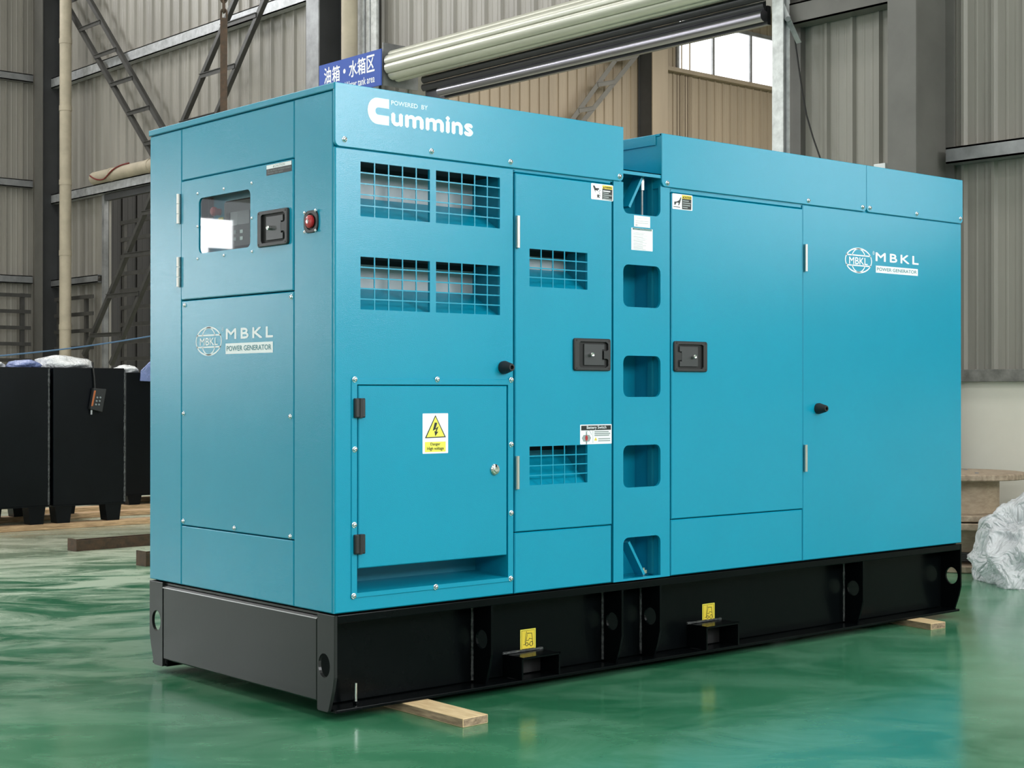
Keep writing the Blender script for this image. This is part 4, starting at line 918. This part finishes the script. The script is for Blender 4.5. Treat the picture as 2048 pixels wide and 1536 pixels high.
# ---- black skid
sk = one('skid_frame', gen, lambda b: (
    b.box(0.012, GL-0.012, 0.0, 0.115, ZB-0.034, ZB-0.005, SKID), b.box(0.012, GL-0.012, 0.112, 0.124, BB+0.012, ZB-0.034, SKID), b.box(0.012, GL-0.012, 0.004, 0.124, BB, BB+0.012, SKID),
    b.box(0.012, GL-0.012, GW-0.115, GW, ZB-0.034, ZB-0.005, SKID), b.box(0.012, GL-0.012, GW-0.124, GW-0.112, BB+0.012, ZB-0.034, SKID), b.box(0.012, GL-0.012, GW-0.124, GW-0.004, BB, BB+0.012, SKID)), bevel=0.003)
sk['label'] = 'black steel skid beams'
# end plates: recessed middle plate with folded top, lifting plates at the corners
zf = LF.px(340, 1318)[1]; zf = (zf+LF.px(620, 1405)[1])/2
ue0, ue1 = LF.px(325, 1250)[0], LF.px(633, 1300)[0]
k = MB(); k.sheet(LF, rrect(ue0, ue1, zf, ZB-0.016), [], -0.010, -0.002, SKIDEND, 0.006); k.sheet(LF, rrect(ue0, ue1, ZB-0.014, ZB-0.006), [], -0.06, -0.012, SKIDEND); 
k.add([LF(u_, v_, w_) for (u_, v_, w_) in ((ue0, ZB-0.016, -0.010), (ue1, ZB-0.016, -0.010), (ue1, ZB-0.026, 0.001), (ue0, ZB-0.026, 0.001), (ue0, ZB-0.028, -0.003), (ue1, ZB-0.028, -0.003))], [(0, 1, 2, 3), (3, 2, 5, 4)], SKIDLIP)
o = k.build('end_plate', sk); o['label'] = 'end plate of the skid, lightened for its reflection'
def corner_plate(F, u_in, u_out, flip, m, w0, w1, hole_c):
    s_ = 1 if u_out > u_in else -1
    pts = [(u_in, BB+0.004), (u_in+s_*0.006, BB), (u_out-s_*0.042, BB), (u_out-s_*0.036, BB+0.006), (u_out-s_*0.012, BB+0.075), (u_out, BB+0.125), (u_out, ZB-0.005), (u_in, ZB-0.005)]
    hc = [(hole_c[0]+0.036*math.cos(2*math.pi*j/24), hole_c[1]+0.042*math.sin(2*math.pi*j/24)) for j in range(24)]
    k = MB(); k.sheet(F, pts, [hc], w0, w1, m, 0.0015); return k.build('corner_plate', sk)
o = corner_plate(LF, LF.px(634, 1300)[0], 0.0, False, SKIDEND, -0.012, 0.0, LF.px(648, 1331)); corner_plate(LF, LF.px(325, 1250)[0], -GW, True, SKIDEND, -0.012, 0.0, LF.px(312.5, 1241))
XFs = Face((GL, 0, 0), (0, 1, 0), (1, 0, 0))
corner_plate(XFs, 0.115, 0.0, False, SKID, -0.012, 0.0, (0.052, BB+0.175)); corner_plate(XFs, GW-0.115, GW, True, SKID, -0.012, 0.0, (GW-0.052, BB+0.175))
k = MB(); k.box(GL-0.010, GL-0.002, 0.12, GW-0.12, BB+0.05, ZB-0.016, SKID); k.build('end_plate', sk)
# gussets with lifting eyes, weld beads
def gusset(x, hole=True):
    GF = Face((x, 0, 0), (0, -1, 0), (-1, 0, 0)); z1, z0 = ZB-0.034, BB+0.012
    pts = [(-0.112, z0), (-0.036, z0), (-0.014, BB+0.075), (-0.002, BB+0.125), (-0.002, z1), (-0.112, z1)]
    hc = [[(-0.058+0.034*math.cos(2*math.pi*j/20), BB+0.178+0.036*math.sin(2*math.pi*j/20)) for j in range(20)]] if hole else []
    k = MB(); k.sheet(GF, pts, hc, -0.005, 0.005, SKID, 0.001); g = k.build('gusset', sk)
    k = MB(); n = 46; rs = [0.0045+0.002*random.random() for _ in range(n)]
    k.tube([(x-0.007, 0.110, z0+0.005+(z1-z0-0.02)*i/(n-1)) for i in range(n)], rs, WELD, 6); k.build('weld_bead', g, smooth=True)
for x in (0.709, 1.395, 1.616, 2.990): gusset(x)
# fork pockets
def pocket(xl, xr_, yt, yb, sx):
    x0 = RF.px(xl, yb)[0]; x1 = RF.px(xr_, yb)[0]; z1 = RF.px(xl, yt)[1]; z0 = BB+0.012
    k = MB(); t_ = 0.008
    k.box(x0, x0+t_, 0.0, 0.112, z0, z1, SKID); k.box(x1-t_, x1, 0.0, 0.112, z0, z1, SKID); k.box(x0, x1, 0.0, 0.112, z1-t_, z1, SKID); k.box(x0+t_, x1-t_, 0.105, 0.11, z0, z1-t_, BLKDK)
    o = k.build('fork_pocket', sk, bevel=0.002); o['label'] = 'black fork lift pocket'
    n = 24; k = MB(); k.tube([(x0-0.004+(x1-x0+0.008)*i/(n-1), 0.108, z1+0.003) for i in range(n)], [0.004+0.002*random.random() for _ in range(n)], WELD, 6); k.build('weld_bead', o, smooth=True)
    D = Decal(WEB, 0.0); bx = bpx(WEB, *sx); D.base(bx, LYELP, 0.001); a_, c_, e_, f_ = bx; W_, H_ = c_-a_, f_-e_
    P = lambda fx, fy: (a_+fx*W_, e_+fy*H_)
    D.poly(rrect(a_+.04*W_, c_-.04*W_, e_+.03*H_, f_-.03*H_), YELP, 1)
    D.line([P(.08, .06), P(.92, .06), P(.92, .94), P(.08, .94), P(.08, .06)], 0.0012, BLACKP, 2)
    D.line([P(.40, .88), P(.30, .38)], 0.0022, BLACKP, 2); D.line([P(.47, .80), P(.36, .38)], 0.0016, BLACKP, 2); D.line([P(.20, .27), P(.30, .27), P(.34, .36)], 0.002, BLACKP, 2)
    D.line([P(.45, .80), P(.74, .78), P(.78, .50), P(.80, .28), P(.77, .24)], 0.0022, BLACKP, 2); D.line([P(.38, .46), P(.54, .46), P(.58, .55), P(.78, .50)], 0.002, BLACKP, 2); D.line([P(.49, .26), P(.62, .26)], 0.002, BLACKP, 2)
    for fx, r in ((.42, .0075), (.71, .0095)): D.ring(P(fx, .27), r, r, 0.0024, BLACKP, 2, n=16)
    D.build('fork_lift_decal', sk, 'yellow square fork lift sticker')
pocket(1044, 1121, 1316, 1362, ((1040.5, 1260), (1071, 1297))); pocket(1413, 1478.5, 1254, 1296, ((1404.5, 1208.5), (1429, 1242)))
# levelling stud near the corner, small bolt heads
p_ = onp(711.5, 1419, 1, 0.055); k = MB(); k.tube([(p_.x, 0.055, BB+0.012), (p_.x, 0.055, BB+0.085)], 0.0055, CHROME, 10); k.tube([(p_.x, 0.055, BB+0.012), (p_.x, 0.055, BB+0.022)], 0.011, SKID, 6); o = k.build('stud', sk, smooth=True); o['label'] = 'zinc threaded stud on the bottom flange'
# ------------------------------------------------------------------ timbers under the skid
def block(name, label, pts, h, cat='timber'):
    """sawn timber lying on the floor; pts = floor outline"""
    k = MB(); n = len(pts); vs = [(p[0], p[1], 0.0005) for p in pts]+[(p[0], p[1], h) for p in pts]
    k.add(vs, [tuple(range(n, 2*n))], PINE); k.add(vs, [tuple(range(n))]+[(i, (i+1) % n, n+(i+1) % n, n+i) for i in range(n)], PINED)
    return tag(k.build(name, bevel=0.002), label, cat)
a = ground(926, 1456); b_ = ground(976, 1446); c = ground(815, 1426)
d = (Vector((c.x, c.y))-Vector((a.x, a.y))).normalized(); A = Vector((a.x, a.y)); B = Vector((b_.x, b_.y)); 
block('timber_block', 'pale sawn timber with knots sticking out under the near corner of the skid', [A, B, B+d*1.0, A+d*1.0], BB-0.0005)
a = ground(1862, 1260.5); b_ = ground(1891, 1256); c = ground(1808, 1251)
A = Vector((a.x, a.y)); B = Vector((b_.x, b_.y)); d = (Vector((c.x, c.y))-A).normalized()
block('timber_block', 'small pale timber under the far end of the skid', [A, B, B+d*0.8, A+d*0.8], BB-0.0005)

# ------------------------------------------------------------------ black tanks on planks
YT = 7.63; ZP = 0.045
def tank(x0, x1, y0, y1, z0, z1, label, legs=True):
    t = empty('fuel_tank', ((x0+x1)/2, (y0+y1)/2, ZP), label, 'tank', 'black fuel tanks on planks')
    boxpart('tank_body', t, TANK, x0, x1, y0, y1, z0, z1, 0.006)
    k = MB(); k.box(x0-0.004, x1+0.004, y0-0.004, y1, z0-0.006, z0+0.004, TANK); k.build('bottom_flange', t)
    for (lx, ly, s_) in ((x0+0.02, y0+0.01, 1), (x1-0.02, y0+0.01, -1), (x0+0.02, y1-0.13, 1), (x1-0.02, y1-0.13, -1)):
        k = MB(); w1, w2 = 0.15, 0.105
        pr = [(lx, z0), (lx+s_*w1, z0), (lx+s_*(w1-0.02), ZP+0.001), (lx+s_*0.02, ZP+0.001)]
        vs = [(q_[0], ly, q_[1]) for q_ in pr]+[(q_[0], ly+0.12, q_[1]) for q_ in pr]
        k.add(vs, [(0, 1, 2, 3), (4, 5, 6, 7)]+[(i, (i+1) % 4, 4+(i+1) % 4, 4+i) for i in range(4)], TANK); k.build('leg', t)
    k = MB(); n = 60; k.tube([(x1+0.002, y0-0.002, z0+0.01+(z1-z0-0.02)*i/(n-1)) for i in range(n)], [0.005+0.005*random.random() for _ in range(n)], WELD, 6); o = k.build('weld_bead', t, smooth=True)
    return t
tank(1.45, 2.405, YT, YT+1.0, 0.193, 1.325, 'leftmost black steel tank cut by the left edge of the picture')
t2 = tank(2.445, 3.078, YT, YT+1.0, 0.190, 1.325, 'black steel tank with the pendant remote hanging on its front')
y3 = 9.1; xa = onp(252, 800, 1, y3).x; tank(xa, xa+0.95, y3, y3+1.0, onp(270, 990, 1, y3).z, onp(280, 745, 1, y3).z, 'black steel tank half hidden behind the generator corner')
def plank(y0, y1, z1, x0, x1, label):
    k = MB(); k.box(x0, x1, y0, y1, 0.0005, z1, PLANKM); return tag(k.build('wooden_plank', bevel=0.004), label, 'plank', 'planks under the tanks')
plank(YT-0.02, YT+0.12, ZP, -0.5, 5.2, 'long pale plank under the front legs of the tanks')
plank(YT+0.86, YT+1.02, ZP, -0.5, 5.2, 'long brown plank under the rear legs of the tanks')
plank(y3+0.0, y3+0.16, ZP, 2.9, 5.6, 'plank under the front legs of the half hidden tank')
plank(y3+0.86, y3+1.02, ZP, 2.9, 5.6, 'plank under the rear legs of the half hidden tank')

# rusty channels lying on the floor
def channel(p0, p1, label, w=0.10, h=0.075):
    d = (p1-p0); d.z = 0; L_ = d.length; d.normalize(); n_ = Vector((-d.y, d.x, 0)); k = MB()
    P = lambda s_, t_, z: p0+d*s_+n_*t_+Vector((0, 0, z+0.0005))
    def bx(t0, t1, z0, z1):
        vs = [P(s_, t_, z) for z in (z0, z1) for t_ in (t0, t1) for s_ in (0, L_)]
        k.add(vs, [(0, 2, 3, 1), (4, 5, 7, 6), (0, 1, 5, 4), (2, 6, 7, 3), (0, 4, 6, 2), (1, 3, 7, 5)], RUST)
    bx(0, w, 0, 0.01); bx(0, 0.01, 0.01, h); bx(w-0.01, w, 0.01, h)
    k.add([P(-0.004, -0.012, 0), P(-0.004, w+0.012, 0), P(-0.004, w+0.012, h+0.012), P(-0.004, -0.012, h+0.012), P(0.004, -0.012, 0), P(0.004, w+0.012, 0), P(0.004, w+0.012, h+0.012), P(0.004, -0.012, h+0.012)], [(0, 1, 2, 3), (4, 5, 6, 7), (0, 1, 5, 4), (1, 2, 6, 5), (2, 3, 7, 6), (3, 0, 4, 7)], RUST)
    return tag(k.build('steel_channel'), label, 'steel channel')
p0 = ground(152, 1103); p1 = ground(300, 1091); channel(p0, p0+(p1-p0)*2.2, 'rusty steel channel lying on the floor in front of the tanks')
p0 = ground(291, 1133); channel(p0, p0+Vector((1.2, 0.05, 0)), 'rusty steel channel end beside the left corner of the generator', h=0.085)

# pendant remote on tank
PFc = Face((0, YT-0.005, 0), (1, 0, 0), (0, -1, 0))
pr = empty('pendant_remote', PFc(*PFc.px(188, 800), 0), 'dark handheld pendant with keys hanging on the front of a black tank', 'remote')
def pp(px, py, w): u, v = PFc.px(px, py); return PFc(u, v, w)
qs = [(183, 776), (208, 778), (200, 824), (176, 818)]
k = MB(); vs = [pp(x, y, 0.003) for x, y in qs]+[pp(x, y, 0.045) for x, y in qs]
k.add(vs, [(0, 1, 2, 3), (4, 5, 6, 7)]+[(i, (i+1) % 4, 4+(i+1) % 4, 4+i) for i in range(4)], BLKPL); k.build('housing', pr, bevel=0.004)
k = MB(); vs = [pp(x, y, 0.046) for x, y in ((183.5, 781), (187, 781), (181, 812), (177.5, 812))]; k.add(vs, [(0, 1, 2, 3)], ORANGE)
vs2 = [pp(x, y, 0.044) for x, y in ((183.5, 781), (187, 781), (181, 812), (177.5, 812))]; k.add(vs+vs2, [(i, (i+1) % 4, 4+(i+1) % 4, 4+i) for i in range(4)], ORANGE); k.build('side_stripe', pr)
for i in range(3):
    for j in range(2):
        u, v = PFc.px(189.5+j*6-i*1.4, 795+i*7); k = MB(); k.lathe([(0.008, 0.045), (0.008, 0.051), (0.004, 0.053)], LGREY if False else GREYP, lambda a_, c_, h: PFc(u+a_, v+c_, h), 8); k.build('key', pr)
k = MB(); k.tube([pp(184, 724, 0.0), pp(185, 735, 0.012), pp(187, 755, 0.016), pp(188, 778, 0.02)], 0.007, BLACKC, 8); k.build('cable', pr, smooth=True)
k = MB(); k.tube([pp(181, 820, 0.02), pp(180.5, 829, 0.02)], 0.008, GALV, 8); k.build('bottom_plug', pr)

# crumpled film on top of the tanks and at the right
def crumple(name, label, cx, cy, z0, rx, ry, rz, m, seed, sub=5, cat='plastic film', rough=0.3, base_flat=True):
    bm = bmesh.new(); bmesh.ops.create_icosphere(bm, subdivisions=sub, radius=1.0); o3 = Vector((seed*3.1, seed*1.7, seed))
    for v in bm.verts:
        p = v.co.copy(); n_ = p.normalized()
        w_ = Vector((noise.noise(p*2+o3), noise.noise(p*2-o3), noise.noise(p*2+o3*1.5)))*0.5
        rd = lambda q2: (1-abs(noise.noise(q2))*1.7)
        f = 1+rough*noise.noise(p*1.3+o3)*1.0 + rough*0.36*max(0, rd(p*1.6+w_*0.6+o3*2))**2 + rough*0.16*max(0, rd(p*3.6+w_+o3))**2 + rough*0.05*max(0, rd(p*8+w_+o3))**2
        q_ = n_*f; z = q_.z
        v.co = Vector((cx+q_.x*rx, cy+q_.y*ry, z0+max(0.0, (z+0.35)*rz/1.35)))
    me = bpy.data.meshes.new(name); bm.to_mesh(me); bm.free(); me.materials.append(m)
    for f_ in me.polygons: f_.use_smooth = True
    o = bpy.data.objects.new(name, me); COL.objects.link(o)
    return tag(o, label, cat)
zt = 1.3255
crumple('plastic_sheet', 'crumpled clear film on top of the tank with the pendant', 2.68, YT+0.35, zt, 0.22, 0.25, 0.10, FILM, 3, 4)
crumple('plastic_sheet', 'blue film bundle lying on the leftmost and middle tank tops', 2.31, YT+0.30, zt, 0.11, 0.2, 0.06, BFILM, 5, 4)
crumple('plastic_sheet', 'small crumpled clear film at the left edge on the leftmost tank', 2.03, YT+0.35, zt, 0.12, 0.15, 0.055, FILM, 8, 4)
p = onp(266, 742, 1, y3+0.05); crumple('plastic_sheet', 'white film scrap on the half hidden tank', p.x, y3+0.2, onp(280, 745, 1, y3).z+0.0005, 0.10, 0.12, 0.07, FILM, 9, 4)
k = MB(); zc3 = onp(280, 745, 1, y3).z; P_ = [onp(x, y, 1, y3-0.03) for x, y in ((281, 762), (283, 741), (300, 724), (330, 705), (335, 760), (300, 763))]
vs = P_+[p_+Vector((0.0, 0.02, 0)) for p_ in P_]; n = len(P_); k.add(vs, [tuple(range(n)), tuple(range(n, 2*n))]+[(i, (i+1) % n, n+(i+1) % n, n+i) for i in range(n)], BFILM)
tag(k.build('plastic_cover', bevel=0.006), 'blue plastic cover folded over the half hidden tank', 'plastic cover')
p = ground(2012, 1158)
pb = CP+ray(2080, 780)*9.22; crumple('plastic_bag', 'heap of crumpled clear plastic film on the floor beside the wooden spools', pb.x, pb.y, 0.0005, 0.36, 0.33, 0.47, FILM2, 12, 6, 'plastic bag', 0.40)

# blue rope across the back
k = MB(); pts = []
for i in range(25):
    f = i/24; x = -60+f*430; y = 717-((x+60)/380)*50+6*math.sin(math.pi*f); pts.append(onp(x, y, 1, 11.5))
k.tube(pts, 0.008, ROPE, 6); tag(k.build('rope', smooth=True), 'blue rope strung across behind the black tanks', 'rope')

# ------------------------------------------------------------------ cable spools
cs = ground(1945, 1160); SX, SY = (CP+ray(1922, 780)*10.05).x, (CP+ray(1922, 780)*10.05).y
def spool(z0, R_, rd, h, t_, label, dx=0, dy=0):
    t = empty('cable_spool', (SX+dx, SY+dy, z0), label, 'cable spool', 'stacked cable spools')
    fr_ = lambda a_, c_, hh: Vector((SX+dx+a_, SY+dy+c_, z0+hh))
    for nm, za in (('bottom_flange', 0.0), ('top_flange', h-t_)):
        k = MB(); k.lathe([(R_-0.006, za+0.0005), (R_, za+0.006), (R_, za+t_-0.006), (R_-0.008, za+t_)], SPOOLT, fr_, 40); k.build(nm, t, smooth=True)
    k = MB(); k.lathe([(rd, t_), (rd, h-t_)], SPOOLM, fr_, 32); k.build('drum', t, smooth=True)
    for an in (0.4, 2.3, 4.2):
        k = MB(); k.tube([fr_(R_*0.55*math.cos(an), R_*0.55*math.sin(an), h-0.002), fr_(R_*0.55*math.cos(an), R_*0.55*math.sin(an), h+0.006)], 0.012, GALVD, 8); k.build('bolt', t)
spool(0.0, 0.42, 0.25, 0.31, 0.045, 'lower wooden cable spool standing on the floor at the right')
spool(0.3175, 0.42, 0.25, 0.295, 0.04, 'upper wooden cable spool stacked at the right edge', 0.01, 0.02)
k = MB(); pts = []
cc = Vector((SX-0.29, SY-0.24, 0.07))
for i in range(80): a_ = i*0.42; pts.append((SX+0.315*math.cos(a_), SY+0.315*math.sin(a_), 0.062+0.0007*i))
k.tube(pts, 0.012, BLACKC, 8); tag(k.build('cable_coil', smooth=True), 'black cable coiled around the foot of the lower spool', 'cable')

# ------------------------------------------------------------------ chain hanging from the roof behind the generator
P0 = CP+ray(447.5, 215)*9.4
hx, hy = P0.x, P0.y; zl = lambda py: CP.z + ray(447.5, py).z*9.4
ch = empty('chain_sling', (hx, hy, zl(245)), 'rusty lifting chain with flat bar hanging behind the generator roof', 'chain')
k = MB(); k.box(hx-0.006, hx+0.006, hy-0.005, hy+0.005, zl(250), zl(36), RUST)
d1 = Vector((rt.x, rt.y, 0)); k = MB(); k.bar((hx, hy, zl(250)), (hx, hy, zl(36)), 0.042, 0.014, RUST, Vector((fw.x, fw.y, 0)).normalized()); k.build('flat_bar', ch, bevel=0.002)
lh = 0.062; z = zl(42); i = 0; k = MB()
while z < HT-0.05:
    dr = d1 if i % 2 == 0 else Vector((fw.x, fw.y, 0)).normalized(); rl = []
    for j in range(12):
        a_ = 2*math.pi*j/12; ly = 0.028*math.sin(a_)+ (0.014 if math.sin(a_) > 0.01 else (-0.014 if math.sin(a_) < -0.01 else 0)); rl.append(Vector((hx, hy, z+lh/2))+dr*(0.018*math.cos(a_))+Vector((0, 0, ly)))
    k.tube(rl, 0.0075, RUST, 6, closed=True); z += lh; i += 1
k.build('chain', ch, smooth=True)
k = MB(); k.tube([(hx, hy, HT-0.06), (hx, hy, HT-0.001)], 0.06, RUST, 12); k.build('ceiling_anchor', ch)

# ------------------------------------------------------------------ dark guard grids on the lower walls
def grid(name, label, bars, posts, F, w, m):
    u0, u1, z0, z1 = bars; t = empty(name, F((u0+u1)/2, z0, w), label, 'guard grid')
    zs = [z1-0.225*i for i in range(int((z1-z0)/0.225)+1)]
    for z in zs: k = MB(); k.bar(F(u0, z, w), F(u1, z, w), 0.05, 0.03, m, F.n); k.build('bar', t)
    for u in posts: k = MB(); k.bar(F(u, 0, w-0.03), F(u, z1+0.03, w-0.03), 0.06, 0.04, m, F.n); k.build('post', t)
    return t
grid('guard_grid', 'dark steel bar grid in front of the left wall beside the corner column', (1.2, 6.02, 0.2, 2.45), [1.25, 2.2, 3.15, 4.1, 5.0, onp(46, 600, 1, YA-0.25).x], FA, 0.25, BRACE)
grid('guard_grid', 'dark steel bar grid in front of the partition wall right of the corner pipe', (-15.85, -14.70, 0.2, 2.38), [-15.8, -14.95], FB, 0.20, BRACE)
grid('guard_grid', 'dark steel bar grid across the shaded side doorway', (-14.5, -11.0, 0.2, 3.35), [-14.45, -13.0, -11.05], FB, -0.10, BRACE)
bpy.context.view_layer.update()
